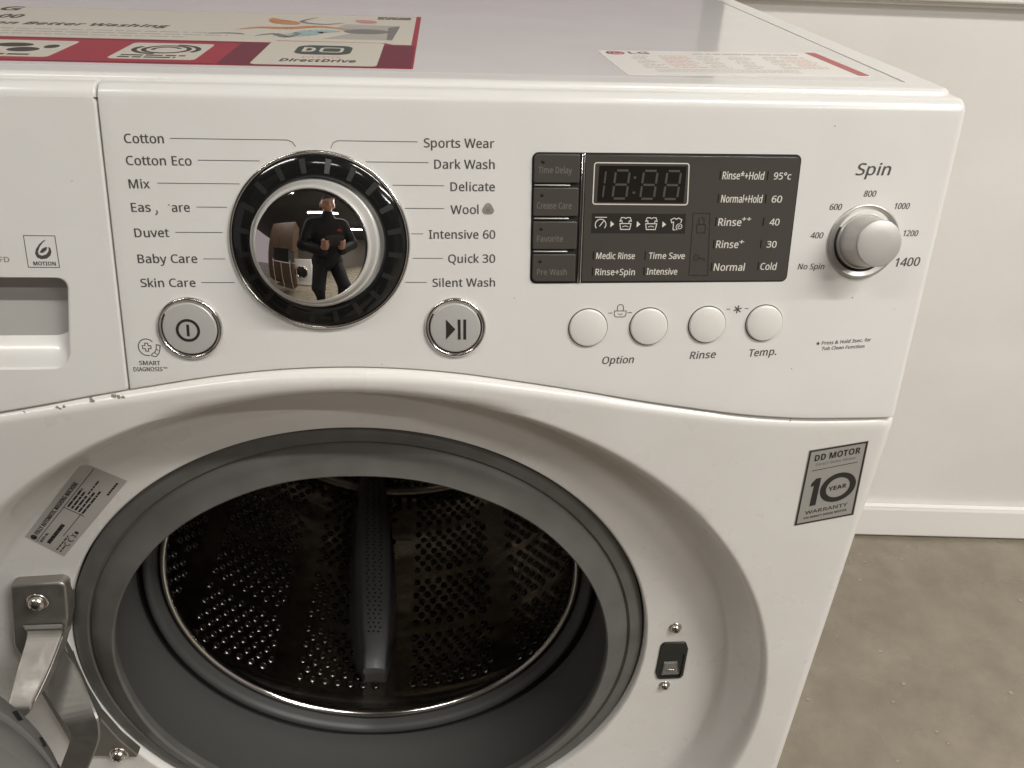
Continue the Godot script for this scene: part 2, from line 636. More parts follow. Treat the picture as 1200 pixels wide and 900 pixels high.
func drop(e: float, r: float) -> float:    # how far a rounded edge of radius r has fallen, e from the edge
	if e >= r:
		return 0.0
	var k := r - maxf(e, 0.0)
	return r - sqrt(maxf(0.0, r * r - k * k))


func dish(x: float, y: float) -> float:    # depth of the pressed recess round the door opening
	var d := Vector2(x + 0.0016, y - 0.4393).length() - 0.2674
	var s := clampf(-(d - 0.003) / 0.020, 0.0, 1.0)
	# rounded shoulder, steep wall, tight foot
	return RECESS * (s * s * (3.0 - 2.0 * s) * 0.75 + 0.25 * s * s)


func front_z(x: float, y: float) -> float:
	return dish(x, y) - drop(0.2965 - absf(x), 0.007) - drop(arch(x) - 0.0009 - y, 0.005) - drop(y - 0.02, 0.006)


func cabinet(w: Node3D) -> void:
	var b := MB.new()
	for x in [-0.2955, 0.2915]:
		# side sheets, cut back at the top to follow the leaning panel
		var t := Transform3D(Basis(Vector3.BACK, Vector3.UP, Vector3.LEFT), Vector3(x + 0.004, 0, 0))
		b.map = t
		b.prism(poly([-0.6, 0.02, -0.012, 0.02, -0.012, 0.68, -0.046, 0.838, -0.6, 0.838]), 0.0, 0.004, 0.0, true)
	b.map = Transform3D.IDENTITY
	b.box(Vector3(-0.2915, 0.02, -0.6), Vector3(0.2915, 0.838, -0.596))
	b.box(Vector3(-0.2915, 0.02, -0.596), Vector3(0.2915, 0.024, -0.03))
	var o := put("cabinet", b, "enamel_white", w)
	for x in [-0.25, 0.25]:
		for z in [-0.07, -0.54]:
			var f := MB.new(Transform3D(Basis(Vector3.RIGHT, Vector3.FORWARD, Vector3.UP), Vector3(x, 0.0005, z)))
			f.lathe(Vector3.ZERO, [[0.022, 0.0], [0.022, 0.008, 0], [0.012, 0.009, 1], [0.012, 0.022, 2]], 20)
			put("foot", f, "gap_black", o)


func front_plate(w: Node3D) -> void:
	var c := DOOR
	var n := 540
	var list := []
	var steps := 120
	var ends := [0.012, 0.008, 0.006, 0.0045, 0.0033, 0.0022, 0.0014, 0.0008, 0.0003, 0.0]
	var dirs := []
	var reach := []
	for j in n:
		var a := TAU * j / n
		var d := Vector2(cos(a), sin(a))
		var r := 1.0
		if absf(d.x) > 1e-6:
			r = minf(r, (0.2965 - c.x * signf(d.x)) / absf(d.x))
		if d.y < 0:
			r = minf(r, (0.02 - c.y) / d.y)
		elif d.y > 0.0:
			var rr := r
			for k in 14:
				rr = (arch(minf(absf(c.x + rr * d.x), 0.2965)) - 0.0009 - c.y) / maxf(d.y, 1e-4)
				rr = minf(rr, r)
			r = minf(r, rr)
		dirs.append(d)
		reach.append(r)
	# a rolled lip round the opening, then the plate, then its rounded rim and return
	for k in [[0.0, RECESS - 0.014], [0.0, RECESS - 0.002]]:
		var ring := PackedVector3Array()
		for j in n:
			ring.append(Vector3(c.x + dirs[j].x * 0.1910, c.y + dirs[j].y * 0.1910, k[1]))
		list.append(ring)
	for i in steps + ends.size():
		var ring := PackedVector3Array()
		for j in n:
			var r: float
			if i < steps:
				r = lerpf(0.1922, reach[j] - 0.017, float(i) / (steps - 1))
			else:
				r = reach[j] - ends[i - steps]
			var x: float = c.x + dirs[j].x * r
			var y: float = c.y + dirs[j].y * r
			ring.append(Vector3(x, y, front_z(x, y)))
		list.append(ring)
	var back := PackedVector3Array()
	for q in list[-1]:
		back.append(Vector3(q.x, q.y, -0.03))
	list.append(back)
	list.reverse()
	var b := MB.new()
	b.rings(list, true)
	put("front_plate", b, "enamel_white", w)


func gasket_rings(b: MB, prof: Array) -> void:
	# the soft lip sags a few millimetres below the axis of its seat, and is a little uneven
	var list := []
	var groups := []
	for q in prof:
		var sag := 0.0042 * clampf((0.1790 - q[0]) / 0.013, 0.0, 1.0)
		var ring := PackedVector3Array()
		for j in 260:
			var a := TAU * j / 260.0
			var wave := 0.0004 * sin(a * 5.0 + 1.0) + 0.0003 * sin(a * 13.0)
			ring.append(Vector3(cos(a) * q[0], sin(a) * q[0] - sag, q[1] + wave * clampf(sag / 0.003, 0.0, 1.0)))
		list.append(ring)
		if list.size() > 1:
			groups.append(q[2])
	b.rings(list, true, groups)


func gasket(w: Node3D) -> void:
	var at := Transform3D(Basis.IDENTITY, Vector3(DOOR.x, DOOR.y, RECESS))
	var b := MB.new(at)
	var prof := [[0.1902, -0.015], [0.1899, -0.0062, 0], [0.1893, -0.0048, 1], [0.1850, -0.0036, 1], [0.1806, -0.0030, 1], [0.1796, -0.0044, 2], [0.1787, -0.0046, 2], [0.1778, -0.0026, 3], [0.1730, -0.0004, 3], [0.1668, 0.0018, 3], [0.1648, 0.0026, 3], [0.1639, 0.0022, 4], [0.1636, 0.0006, 4], [0.1648, -0.0060, 5]]
	gasket_rings(b, prof)
	var g := put("door_gasket", b, "rubber_grey", w, "grey rubber gasket ring round the drum opening")
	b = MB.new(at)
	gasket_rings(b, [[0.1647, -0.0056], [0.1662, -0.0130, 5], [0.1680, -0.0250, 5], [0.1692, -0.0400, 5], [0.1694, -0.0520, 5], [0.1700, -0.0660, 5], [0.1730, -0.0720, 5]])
	put("bellows", b, "rubber_shaded", g)  # same rubber as the gasket, darkened to stand for shade inside the tunnel
	# the inner fold by the drum rim, with its drip notch at the bottom
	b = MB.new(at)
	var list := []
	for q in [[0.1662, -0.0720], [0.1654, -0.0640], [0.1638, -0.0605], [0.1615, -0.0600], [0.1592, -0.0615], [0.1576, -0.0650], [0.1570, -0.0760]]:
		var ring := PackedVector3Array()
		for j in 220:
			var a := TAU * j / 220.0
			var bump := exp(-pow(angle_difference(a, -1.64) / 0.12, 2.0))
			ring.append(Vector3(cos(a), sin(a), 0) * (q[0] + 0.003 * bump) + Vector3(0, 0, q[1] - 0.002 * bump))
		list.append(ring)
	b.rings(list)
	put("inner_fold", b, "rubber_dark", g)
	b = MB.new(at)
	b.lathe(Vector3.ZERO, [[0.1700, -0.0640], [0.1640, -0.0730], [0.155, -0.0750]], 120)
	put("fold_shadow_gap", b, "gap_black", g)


func drum(w: Node3D) -> void:
	var at := Transform3D(Basis.IDENTITY, Vector3(DOOR.x, DOOR.y, 0))
	var b := MB.new(at)
	# rolled rim and ringed front flange
	b.lathe(Vector3.ZERO, [[0.1560, -0.1030], [0.1546, -0.0998], [0.1530, -0.0984], [0.1514, -0.0990], [0.1507, -0.1016]], 220)
	var rim := b
	b = MB.new(at)
	var prof := [[0.1507, -0.1018]]
	for k in 34:
		var r := 0.1518 + 0.0782 * k / 33.0
		prof.append([r, -0.1060 - 0.010 * k / 33.0 - 0.0016 * sin(k * 1.35) * (1.0 if k < 26 else 0.0)])
	var list := []
	# embossed wall
	var nz := 110
	var na := 420
	for q in prof:
		var ring := PackedVector3Array()
		for j in na:
			var a := TAU * j / na
			ring.append(Vector3(cos(a) * q[0], sin(a) * q[0], q[1]))
		list.append(ring)
	for i in nz + 1:
		var ring := PackedVector3Array()
		var z := -0.1205 - 0.3735 * i / nz
		var fade := clampf(minf(i, nz - i) / 6.0, 0.0, 1.0)
		for j in na:
			var a := TAU * j / na
			var r := 0.2352 - 0.0004 * fade * pow(maxf(0.0, cos(a * 30.0 + (PI if fmod(z * 20.0, 2.0) < -1.0 else 0.0)) * cos(z * 150.0)), 0.8)
			if z > -0.188:
				r = 0.2352 - 0.0022 * pow(sin((z + 0.12) * 185.0), 4.0)
			ring.append(Vector3(cos(a) * r, sin(a) * r, z))
		list.append(ring)
	for q in [[0.225, -0.4975], [0.212, -0.499], [0.205, -0.497], [0.185, -0.496], [0.178, -0.497], [0.150, -0.499], [0.142, -0.493], [0.11, -0.491], [0.10, -0.498], [0.05, -0.498], [0.04, -0.490], [0.0, -0.488]]:
		var ring := PackedVector3Array()
		for j in na:
			var a := TAU * j / na
			ring.append(Vector3(cos(a) * q[0], sin(a) * q[0], q[1]))
		list.append(ring)
	b.rings(list)
	var d := put("drum", b, "steel_drum", w, "perforated stainless steel drum seen through the door opening")
	put("rim", rim, "steel_rim", d)
	# the holes: a bright raised collar round a dark hole, too many to count
	var collar := MB.new()
	collar.lathe(Vector3.ZERO, [[0.0038, -0.0003], [0.0031, 0.0003], [0.0025, 0.0006], [0.0021, 0.0004], [0.0019, -0.0003]], 12)
	var hole := MB.new()
	hole.lathe(Vector3.ZERO, [[0.0021, 0.0003], [0.0, 0.0003]], 10)
	var rng := RandomNumberGenerator.new()
	rng.seed = 3
	var places: Array[Transform3D] = []
	for i in 30:
		var z := -0.194 - 0.0100 * i
		if i % 8 == 7:
			continue
		for j in 118:
			var a := TAU * (j + 0.5 * (i % 2)) / 118.0
			if j % 9 >= 7:
				continue
			var inward := -Vector3(cos(a), sin(a), 0)
			var x := inward.cross(Vector3.FORWARD).normalized()
			places.append(Transform3D(Basis(x, inward.cross(x), inward), Vector3(DOOR.x, DOOR.y, z) - inward * 0.2336))
	for i in 9:
		var r := 0.222 - 0.0105 * i
		if i == 2 or i == 6:
			continue
		var k := int(TAU * r / 0.0115)
		for j in k:
			var a := TAU * (j + 0.5 * (i % 2)) / k
			places.append(Transform3D(Basis.IDENTITY, Vector3(DOOR.x + cos(a) * r, DOOR.y + sin(a) * r, -0.4965)))
	for q in [["hole_collars", collar, "collar_steel"], ["hole_pits", hole, "gap_black"]]:
		var mm := MultiMesh.new()
		mm.transform_format = MultiMesh.TRANSFORM_3D
		mm.mesh = q[1].done()
		mm.instance_count = places.size()
		for i in places.size():
			mm.set_instance_transform(i, places[i])
		var mi := MultiMeshInstance3D.new()
		mi.name = q[0]
		mi.multimesh = mm
		mi.material_override = M[q[2]]
		mi.set_meta("kind", "stuff")
		d.add_child(mi, true)
	# three lifters, the lowest one in view
	for k in 3:
		lifter(d, deg_to_rad(-95.0 + 120.0 * k), k)


func lifter(d: Node3D, ang: float, _k: int) -> void:
	# local frame: x across, y inward (from the drum wall), z from front (0) to back
	var inward := -Vector3(cos(ang), sin(ang), 0)
	var across := inward.cross(Vector3.BACK)
	var skew := 0.076
	var t := Transform3D(Basis(across, inward, Vector3.BACK), Vector3(DOOR.x, DOOR.y, -0.176) - inward * 0.236)
	var b := MB.new(t)
	var list := []
	for i in 33:
		var f := i / 32.0
		var ends := sqrt(clampf(sin(PI * clampf(f * 0.94 + 0.03, 0.0, 1.0)), 0.0, 1.0))
		var hgt := 0.072 * (0.86 + 0.14 * sin(PI * f)) * (1.0 if f > 0.03 else 0.86 + f * 4.6)
		var ridge := 0.0095 + 0.0080 * sin(PI * f)
		var foot := ridge + lerpf(0.002, 0.010, clampf(f * 4.0, 0.0, 1.0))
		var z := -0.330 * f - (0.0 if i > 0 else -0.003)
		var o := skew * z
		var ring := PackedVector3Array()
		for q in [[-foot, 0.0], [-foot * 0.72, 0.018], [-ridge * 1.12, hgt * 0.74], [-ridge, hgt * 0.92], [-ridge * 0.7, hgt * 0.985], [0.0, hgt], [ridge * 0.7, hgt * 0.985], [ridge, hgt * 0.92], [ridge * 1.12, hgt * 0.74], [foot * 0.72, 0.018], [foot, 0.0]]:
			ring.append(Vector3(q[0] + o, q[1], z - 0.026 * clampf(1.0 - f * 9.0, 0.0, 1.0) * clampf(1.0 - q[1] / hgt, 0.0, 1.0)))
		list.append(ring)
	b.rings(list, false)
	var first: PackedVector3Array = list[0]
	for j in first.size() - 1:
		b.tri(Vector3(first[5].x, 0.0, first[0].z), first[j + 1], first[j], 5)
	var l := put("lifter", b, "lifter_grey", d)
	var mm := MultiMesh.new()
	mm.transform_format = MultiMesh.TRANSFORM_3D
	var pit := MB.new()
	pit.lathe(Vector3.ZERO, [[0.0011, 0.0003], [0.0, 0.0003]], 8)
	mm.mesh = pit.done()
	var spots: Array[Transform3D] = []
	for i in range(6, 60):
		var f := i / 64.0
		var z := -0.330 * f
		for s in [-0.5, 0.0, 0.5]:
			var hgt := 0.072 * (0.86 + 0.14 * sin(PI * f))
			var ridge := 0.0070 + 0.0075 * sin(PI * f)
			spots.append(Transform3D(t.basis * Basis(Vector3.RIGHT, Vector3.FORWARD, Vector3.UP), t * Vector3(s * ridge + skew * z + (0.0008 if i % 2 else -0.0008), hgt * (0.9925 if s != 0.0 else 1.0), z)))
	mm.instance_count = spots.size()
	for i in spots.size():
		mm.set_instance_transform(i, spots[i])
	var mi := MultiMeshInstance3D.new()
	mi.name = "lifter_pits"
	mi.multimesh = mm
	mi.material_override = M["gap_black"]
	mi.set_meta("kind", "stuff")
	l.add_child(mi, true)


func top_plate(w: Node3D) -> void:
	# frame with rounded rim, then the inlaid board with a groove at each side
	var t := Transform3D(Basis(Vector3.RIGHT, Vector3.FORWARD, Vector3.UP), Vector3.ZERO)   # (x, -z, height)
	var b := MB.new(t)
	var outer := rect(-0.2975, 0.0406, 0.2975, 0.605, 0.007, 8)
	var hole := rect(-0.2806, 0.0572, 0.2806, 0.600, 0.0005, 8)
	var list := [MB.lift(MB.inset(outer, 0.002), 0.8385), MB.lift(outer, 0.8392), MB.lift(outer, 0.8466)]
	for k in 5:
		var a := PI / 2 * (k + 1) / 5.0
		list.append(MB.lift(MB.inset(outer, 0.0034 * (1.0 - cos(a))), 0.8466 + 0.0034 * sin(a)))
	list.append(MB.lift(hole, 0.85))
	list.append(MB.lift(hole, 0.8462))
	b.rings(list, true, [1, 1, 0, 0, 0, 0, 0, 5, 3])
	var o := put("top_frame", b, "panel_white", w)
	b = MB.new(t)
	b.prism(rect(-0.2792, 0.0573, 0.2792, 0.5995, 0.0008, 2), 0.842, 0.8500, 0.0002)
	put("top_board", b, "top_white", o)
	b = MB.new(t)
	b.prism(rect(-0.281, 0.057, 0.281, 0.6, 0.0, 1), 0.840, 0.8468)
	put("groove_floor", b, "groove_grey", o)


func seam(v: float) -> float:
	return -103.7 + (v - 19.0) * 0.0362


func panel_profile() -> Array:             # rows: position, normal, v (mm) of the panel's upper rounding
	var n := Vector3(0, LEAN, 1).normalized()
	var rows := []
	var r := 7.0
	var v := Vector3(0, 1, -LEAN).normalized()
	var start := Vector3(0, 0, 0) + PANEL_BASE + v * 0.156
	var c := start - n * r * 0.001
	var a0 := atan2(n.y, n.z)
	for k in 11:
		var a := lerpf(a0, PI / 2, k / 10.0)
		var nn := Vector3(0, sin(a), cos(a))
		rows.append([c + nn * r * 0.001, nn, 156.0 + k])
	for z in [-0.041, -0.052]:
		rows.append([Vector3(0, rows[10][0].y, z), Vector3.UP, 168.0])
	return rows


func panel(w: Node3D) -> void:
	var lefts := [0.0, 0.12, 0.3, 0.6, 0.9]
	var rights := [5.0, 4.0, 3.0, 2.0, 1.3, 0.7, 0.3, 0.08, 0.0]
	var n := Vector3(0, LEAN, 1).normalized()
	var cols := []                          # [distance from the seam, or from the right edge, mode]
	cols.append([0.0, 0, 12.0])
	for e in lefts:
		cols.append([e, 0, 0.0])
	for k in range(1, 90):
		cols.append([k / 90.0, 1, 0.0])
	for e in rights:
		cols.append([e, 2, 0.0])
	cols.append([0.0, 2, 19.0])
	var prof := panel_profile()
	var list := []
	var ends := [0.0, 0.0, 0.12, 0.3, 0.6, 0.9]
	for i in 6 + 40 + prof.size():
		var row := PackedVector3Array()
		for q in cols:
			var v: float = 0.0
			var p: Vector3
			var nn := n
			var fall := 0.0
			var u := 0.0
			for pass_ in 2:
				var s := seam(clampf(v, 0.0, 160.0))
				var ur := 294.2 + 0.040 * clampf(v, 0.0, 150.0)
				u = s + q[0] if q[1] == 0 else (lerpf(s + 1.0, ur - 5.5, q[0]) if q[1] == 1 else ur - q[0])
				var vb := (arch(u * 0.001) - 0.689) * 1000.0 * sqrt(1.0 + LEAN * LEAN)
				if i < 6:
					v = vb + ends[i]
				elif i < 46:
					v = lerpf(vb + 1.2, 156.0, (i - 5) / 41.0)
				else:
					v = minf(prof[i - 46][2], 160.0)
			if i < 46:
				p = panel_map * Vector3(u, v, 0)
				if i < 6:
					fall += drop(ends[i], 0.9) + (12.0 if i == 0 else 0.0)
			else:
				p = prof[i - 46][0]
				p.x = u * 0.001
				nn = prof[i - 46][1]
			if q[1] == 0:
				fall += drop(q[0], 0.9)
			elif q[1] == 2:
				fall += drop(q[0], 3.6)
			fall += q[2]
			row.append(p - nn * fall * 0.001)
		list.append(row)
	var b := MB.new()
	b.rings(list, false)
	var o := put("control_panel", b, "panel_white", w)
	panel_print(o)


func panel_print(o: Node3D) -> void:
	var left := [["Cotton", -89.6, 136.9, -72.6], ["Cotton Eco", -90.1, 127.4, -61.6], ["Mix", -90.3, 117.1, -81.2], ["Eas", -90.7, 106.6, -82.2], ["are", -72.7, 106.7, -64.7], ["Duvet", -90.8, 95.0, -75.4], ["Baby Care", -91.0, 82.9, -64.0], ["Skin Care", -91.2, 71.4, -66.1]]
	for q in left:
		say(o, panel_map, q[0], q[1], q[2], q[3], q[2] + 0.15, 4.0)
	var right := [["Sports Wear", 43.0, 136.8, 75.2], ["Dark Wash", 47.6, 127.4, 75.5], ["Delicate", 55.0, 117.3, 75.7], ["Wool", 55.0, 106.7, 68.1], ["Intensive 60", 44.6, 95.0, 76.1], ["Quick 30", 53.7, 83.4, 76.2], ["Silent Wash", 46.0, 71.6, 76.3]]
	for q in right:
		say(o, panel_map, q[0], q[1], q[2], q[3], q[2] + 0.15, 4.0)
	# what is left of the two worn letters
	var b := MB.new(panel_map)
	b.stroke(poly([-79.6, 107.4, -79.4, 106.2, -80.3, 105.2]), 0.55)
	b.stroke(poly([-74.2, 109.9, -73.5, 109.7]), 0.4)
	put("worn_letter", b, "print_grey", o)
	var lines := [[-69.8, 139.2, -18.4, 139.2, -16.2, 138.4, -14.9, 136.4], [-58.7, 129.9, -31.4, 129.9], [-77.7, 119.6, -41.2, 119.6], [-61.6, 109.0, -47.9, 109.0], [-72.5, 97.35, -51.1, 97.35], [-61.1, 84.95, -51.1, 84.95], [-63.3, 73.6, -47.9, 73.6],
		[40.1, 139.2, 4.2, 139.2, 2.0, 138.3, 0.8, 135.8], [44.9, 130.05, 16.3, 130.05], [52.0, 119.7, 28.1, 119.7], [51.9, 109.15, 33.4, 109.15], [41.9, 97.25, 36.2, 97.25], [51.0, 85.55, 36.7, 85.55], [43.2, 73.8, 33.0, 73.8]]
	for l in lines:
		b = MB.new(panel_map)
		b.stroke(poly(l), 0.28)
		put("pointer_line", b, "print_grey", o)
	# wool emblem: a rounded triangle of yarn
	b = MB.new(panel_map)
	for k in 4:
		var r := 3.7 - 0.95 * k
		b.stroke(rounded(poly([72.6 - r, 106.9 + k * 0.42, 72.6 + r, 106.9 + k * 0.42, 72.6, 113.0 - k * 1.05]), [1.5 - 0.3 * k], 4), 0.62, 0.0, 0.1, true)
	put("wool_emblem", b, "print_faded", o)
	# smart diagnosis mark
	b = MB.new(panel_map)
	b.stroke(arc(Vector2(-92.6, 41.6), 3.9, 4.2, 40, 285, 24), 0.45)
	b.stroke(poly([-93.3, 43.7, -91.9, 43.7, -91.9, 42.4, -90.6, 42.4, -90.6, 40.9, -91.9, 40.9, -91.9, 39.6, -93.3, 39.6, -93.3, 40.9, -94.6, 40.9, -94.6, 42.4, -93.3, 42.4]), 0.4, 0.0, 0.1, true)
	b.stroke(poly([-87.9, 42.9, -86.2, 42.5, -86.6, 40.2, -87.4, 38.2, -88.9, 36.7, -91.0, 37.3, -90.4, 38.3, -89.2, 38.9, -88.3, 40.5]), 0.42, 0.0, 0.1, true)
	b.stroke(poly([-88.3, 40.5, -87.2, 40.0]), 0.35)
	b.stroke(poly([-89.2, 38.9, -88.2, 37.9]), 0.35)
	put("diagnosis_emblem", b, "print_grey", o)
	say(o, panel_map, "SMART", -97.2, 32.6, -87.3, 32.4, 2.1)
	say(o, panel_map, "DIAGNOSIS", -100.3, 29.3, -86.7, 29.3, 2.1)
	say(o, panel_map, "TM", -86.3, 30.6, -84.3, 30.6, 0.8)
	# words round the option buttons and the spin knob
	say(o, panel_map, "Option", 131.4, 31.3, 147.6, 31.8, 3.9, "print_grey", 0.2)
	say(o, panel_map, "Rinse", 177.0, 33.7, 190.3, 34.3, 3.9, "print_grey", 0.2)
	say(o, panel_map, "Temp.", 207.7, 34.7, 222.5, 35.7, 3.9, "print_grey", 0.2)
	b = MB.new(panel_map)
	b.stroke(rounded(poly([136.3, 59.3, 136.3, 56.2, 142.2, 56.2, 142.2, 59.3]), [0.0, 1.2, 1.2, 0.0], 4), 0.35, 0.0, 0.1, true)
	b.stroke(rounded(poly([137.7, 59.3, 137.7, 62.6, 140.7, 62.6, 140.7, 59.3]), [0.0, 1.4, 1.4, 0.0], 4), 0.35)
	b.stroke(arc(Vector2(139.2, 58.3), 1.2, 0.9, 200, 340, 8), 0.3)
	b.stroke(poly([133.1, 58.2, 135.3, 58.2]), 0.35)
	b.stroke(poly([143.0, 58.4, 145.2, 58.4]), 0.35)
	put("lock_emblem", b, "print_grey", o)
	b = MB.new(panel_map)
	for k in 3:
		var d := Vector2.from_angle(deg_to_rad(18.0 + 60.0 * k))
		b.stroke(PackedVector2Array([Vector2(199.3, 60.0) - d * 2.1, Vector2(199.3, 60.0) + d * 2.1]), 0.6, 0.0, 0.1 + 0.01 * k)
	b.stroke(poly([193.5, 60.1, 195.4, 60.1]), 0.35)
	b.stroke(poly([202.9, 60.4, 204.9, 60.4]), 0.35)
	put("star_emblem", b, "print_grey", o)
	say(o, panel_map, "Spin", 249.8, 126.6, 266.6, 126.8, 5.6, "print_grey", 0.2)
	for q in [["800", 255.5, 116.5, 261.5, 2.9], ["600", 239.3, 110.0, 245.3, 2.9], ["1000", 272.0, 110.7, 279.6, 2.9], ["400", 231.7, 96.1, 238.0, 2.9], ["1200", 279.0, 97.4, 286.6, 2.9], ["No Spin", 227.6, 80.6, 241.0, 2.8]]:
		say(o, panel_map, q[0], q[1], q[2], q[3], q[2] + 0.05, q[4], "print_grey", 0.17)
	say(o, panel_map, "1400", 277.5, 82.0, 290.3, 82.6, 4.3, "print_grey", 0.17)
	b = MB.new(panel_map)
	var star := PackedVector2Array()
	for k in 10:
		star.append(Vector2(244.1, 41.7) + Vector2.from_angle(PI / 2 + k * PI / 5) * (1.25 if k % 2 == 0 else 0.5))
	b.prism(star, 0.0, 0.1)
	put("small_star", b, "print_grey", o)
	say(o, panel_map, "Press & Hold 3sec. for", 246.1, 41.0, 272.2, 42.8, 1.75, "print_grey", 0.2)
	say(o, panel_map, "Tub Clean Function", 246.4, 38.0, 269.2, 39.3, 1.75, "print_grey", 0.2)


func drawer(w: Node3D) -> void:
	var gap := 0.9
	var n := Vector3(0, LEAN, 1).normalized()
	# front edge of the grip pocket, with the soft lower corners
	var outline := rounded(poly([-270.5, 31.2, -131.0, 31.2, -124.6, 75.6, -277.0, 75.6]), [9.0, 9.0, 4.5, 4.5], 10)
	# even out the points along the outline
	var hole := PackedVector2Array()
	var c := Vector2(-199.5, 54.0)
	for j in 400:
		var d := Vector2.from_angle(TAU * j / 400.0)
		var best := 1e9
		for k in outline.size():
			var hit = Geometry2D.segment_intersects_segment(c, c + d * 300.0, outline[k], outline[(k + 1) % outline.size()])
			if hit != null:
				best = minf(best, c.distance_to(hit))
		hole.append(c + d * best)
	var reach := []
	for j in 400:
		var d := Vector2.from_angle(TAU * j / 400.0)
		var near := 0.0
		var far := 400.0
		for it in 34:
			var r := (near + far) / 2.0
			var q := c + d * r
			var vb := (arch(q.x * 0.001) - 0.689) * 1000.0 * 1.02036
			if q.x > -296.5 and q.y < 156.0 and q.y > vb and q.x < seam(clampf(q.y, -20.0, 160.0)) - gap:
				near = r
			else:
				far = r
		reach.append(near)
	var list := []
	var inner := [0.0, 0.15, 0.4, 0.8, 1.2, 1.6]
	var outer := [5.0, 3.6, 2.4, 1.4, 0.9, 0.6, 0.3, 0.12, 0.0]
	var back := PackedVector3Array()
	for i in inner.size() + 24 + outer.size():
		var ring := PackedVector3Array()
		for j in 400:
			var d := Vector2.from_angle(TAU * j / 400.0)
			var r0 := c.distance_to(hole[j])
			var r: float
			if i < inner.size():
				r = r0 + inner[i]
			elif i < inner.size() + 24:
				r = lerpf(r0 + 1.7, reach[j] - 5.2, (i - inner.size()) / 23.0)
			else:
				r = reach[j] - outer[i - inner.size() - 24]
			var q := c + d * r
			var vb := (arch(q.x * 0.001) - 0.689) * 1000.0 * 1.02036
			var fall := drop(q.x + 296.5, 5.0) + drop(seam(q.y) - gap - q.x, 0.9) + drop(q.y - vb, 0.9)
			if i < inner.size():
				fall += drop(inner[i], 1.6)
			ring.append(Vector3(q.x, q.y, -fall))
		list.append(ring)
	for q in list[-1]:
		back.append(q - Vector3(0, 0, 12.0))
	var front := list.duplicate()
	front.append(back)
	front.reverse()
	var b := MB.new(panel_map)
	b.rings(front)
	# upper rounding
	var prof := panel_profile()
	var rows := []
	for q in prof:
		var row := PackedVector3Array()
		var s := seam(minf(q[2], 160.0)) - gap
		for e in [[0.0, 12.0], [0.0, 0.0], [0.3, 0.0], [1.0, 0.0], [2.0, 0.0], [3.5, 0.0], [5.0, 0.0], [60.0, 0.0], [120.0, 0.0], [-0.9, 0.0], [-0.5, 0.0], [-0.25, 0.0], [-0.1, 0.0], [-0.001, 0.0], [-0.001, 12.0]]:
			var u: float = -296.5 + e[0] if e[0] >= 0.0 else s + e[0]
			var fall: float = e[1] + (drop(e[0], 5.0) if e[0] >= 0.0 else drop(-e[0], 0.9))
			var p: Vector3 = q[0]
			p.x = u * 0.001
			var at: Vector3 = panel_map.affine_inverse() * (p - q[1] * fall * 0.001)
			row.append(at)
		rows.append(row)
	b.rings(rows, false)
	var o := put("detergent_drawer", b, "panel_white", w)
	# grip pocket: white walls, then a tilted satin plate
	var deep := []
	for k in [[0.0, 0.0], [0.3, 0.12], [0.7, 0.5], [1.0, 1.0]]:
		var ring := PackedVector3Array()
		for j in 400:
			var h := hole[j]
			var low := clampf((h.y - 31.2) / 44.4, 0.0, 1.0)
			var floor_at := Vector2(clampf(h.x, -274.0, -125.4), lerpf(45.0, 75.4, low))
			var dep := lerpf(8.0, 11.0, low)
			var q := h.lerp(floor_at, k[0] if low < 0.9 else k[1])
			ring.append(Vector3(q.x, q.y, -1.6 - dep * (k[1] if low < 0.5 else k[0])))
		deep.append(ring)
	deep.reverse()
	b = MB.new(panel_map)
	b.rings(deep)
	var g := put("grip_pocket", b, "panel_white", o)
	var plate: PackedVector3Array = deep[0]
	b = MB.new(panel_map)
	var mid := Vector3.ZERO
	for q in plate:
		mid += q / plate.size()
	for j in plate.size():
		b.tri(mid, plate[j], plate[(j + 1) % plate.size()], 1)
	put("grip_plate", b, "button_silver", o)
	var _unused := g
	# six motion mark
	b = MB.new(panel_map)
	b.stroke(poly([-140.3, 95.5, -126.5, 95.4, -126.8, 80.7, -140.7, 80.8]), 0.3, 0.0, 0.1, true)
	var six := PackedVector2Array()
	six.append_array(poly([-130.7, 93.6, -132.0, 93.2, -134.0, 91.6, -135.8, 89.4, -136.6, 87.2, -136.0, 85.4, -134.3, 84.6, -131.8, 84.9, -130.0, 86.2, -129.2, 88.0, -129.4, 89.7, -130.1, 90.4, -130.4, 88.4, -131.6, 86.9, -133.6, 86.2, -135.0, 86.7, -135.2, 88.0, -134.0, 90.4, -132.4, 92.2]))
	b.prism(six, 0.0, 0.1)
	b.prism(poly([-134.6, 87.6, -133.2, 89.4, -131.4, 90.3, -130.7, 90.0, -131.4, 88.7, -133.0, 87.6]), 0.0, 0.12)
	put("motion_emblem", b, "print_grey", o)
	say(o, panel_map, "MOTION", -138.2, 81.7, -128.2, 81.6, 1.8, "print_grey", 0.0, "bold")
	say(o, panel_map, "FD", -152.9, 83.2, -148.6, 83.2, 2.4, "print_faded")


# ======================================================= machine: controls
func facing(u: float, v: float, tilt := 0.0) -> Transform3D:
	# local millimetres at a point of the panel, leaning back a little more than the panel itself where asked
	var t := panel_map * Transform3D(Basis(Vector3.RIGHT, -deg_to_rad(tilt)), Vector3(u, v, 0))
	return t


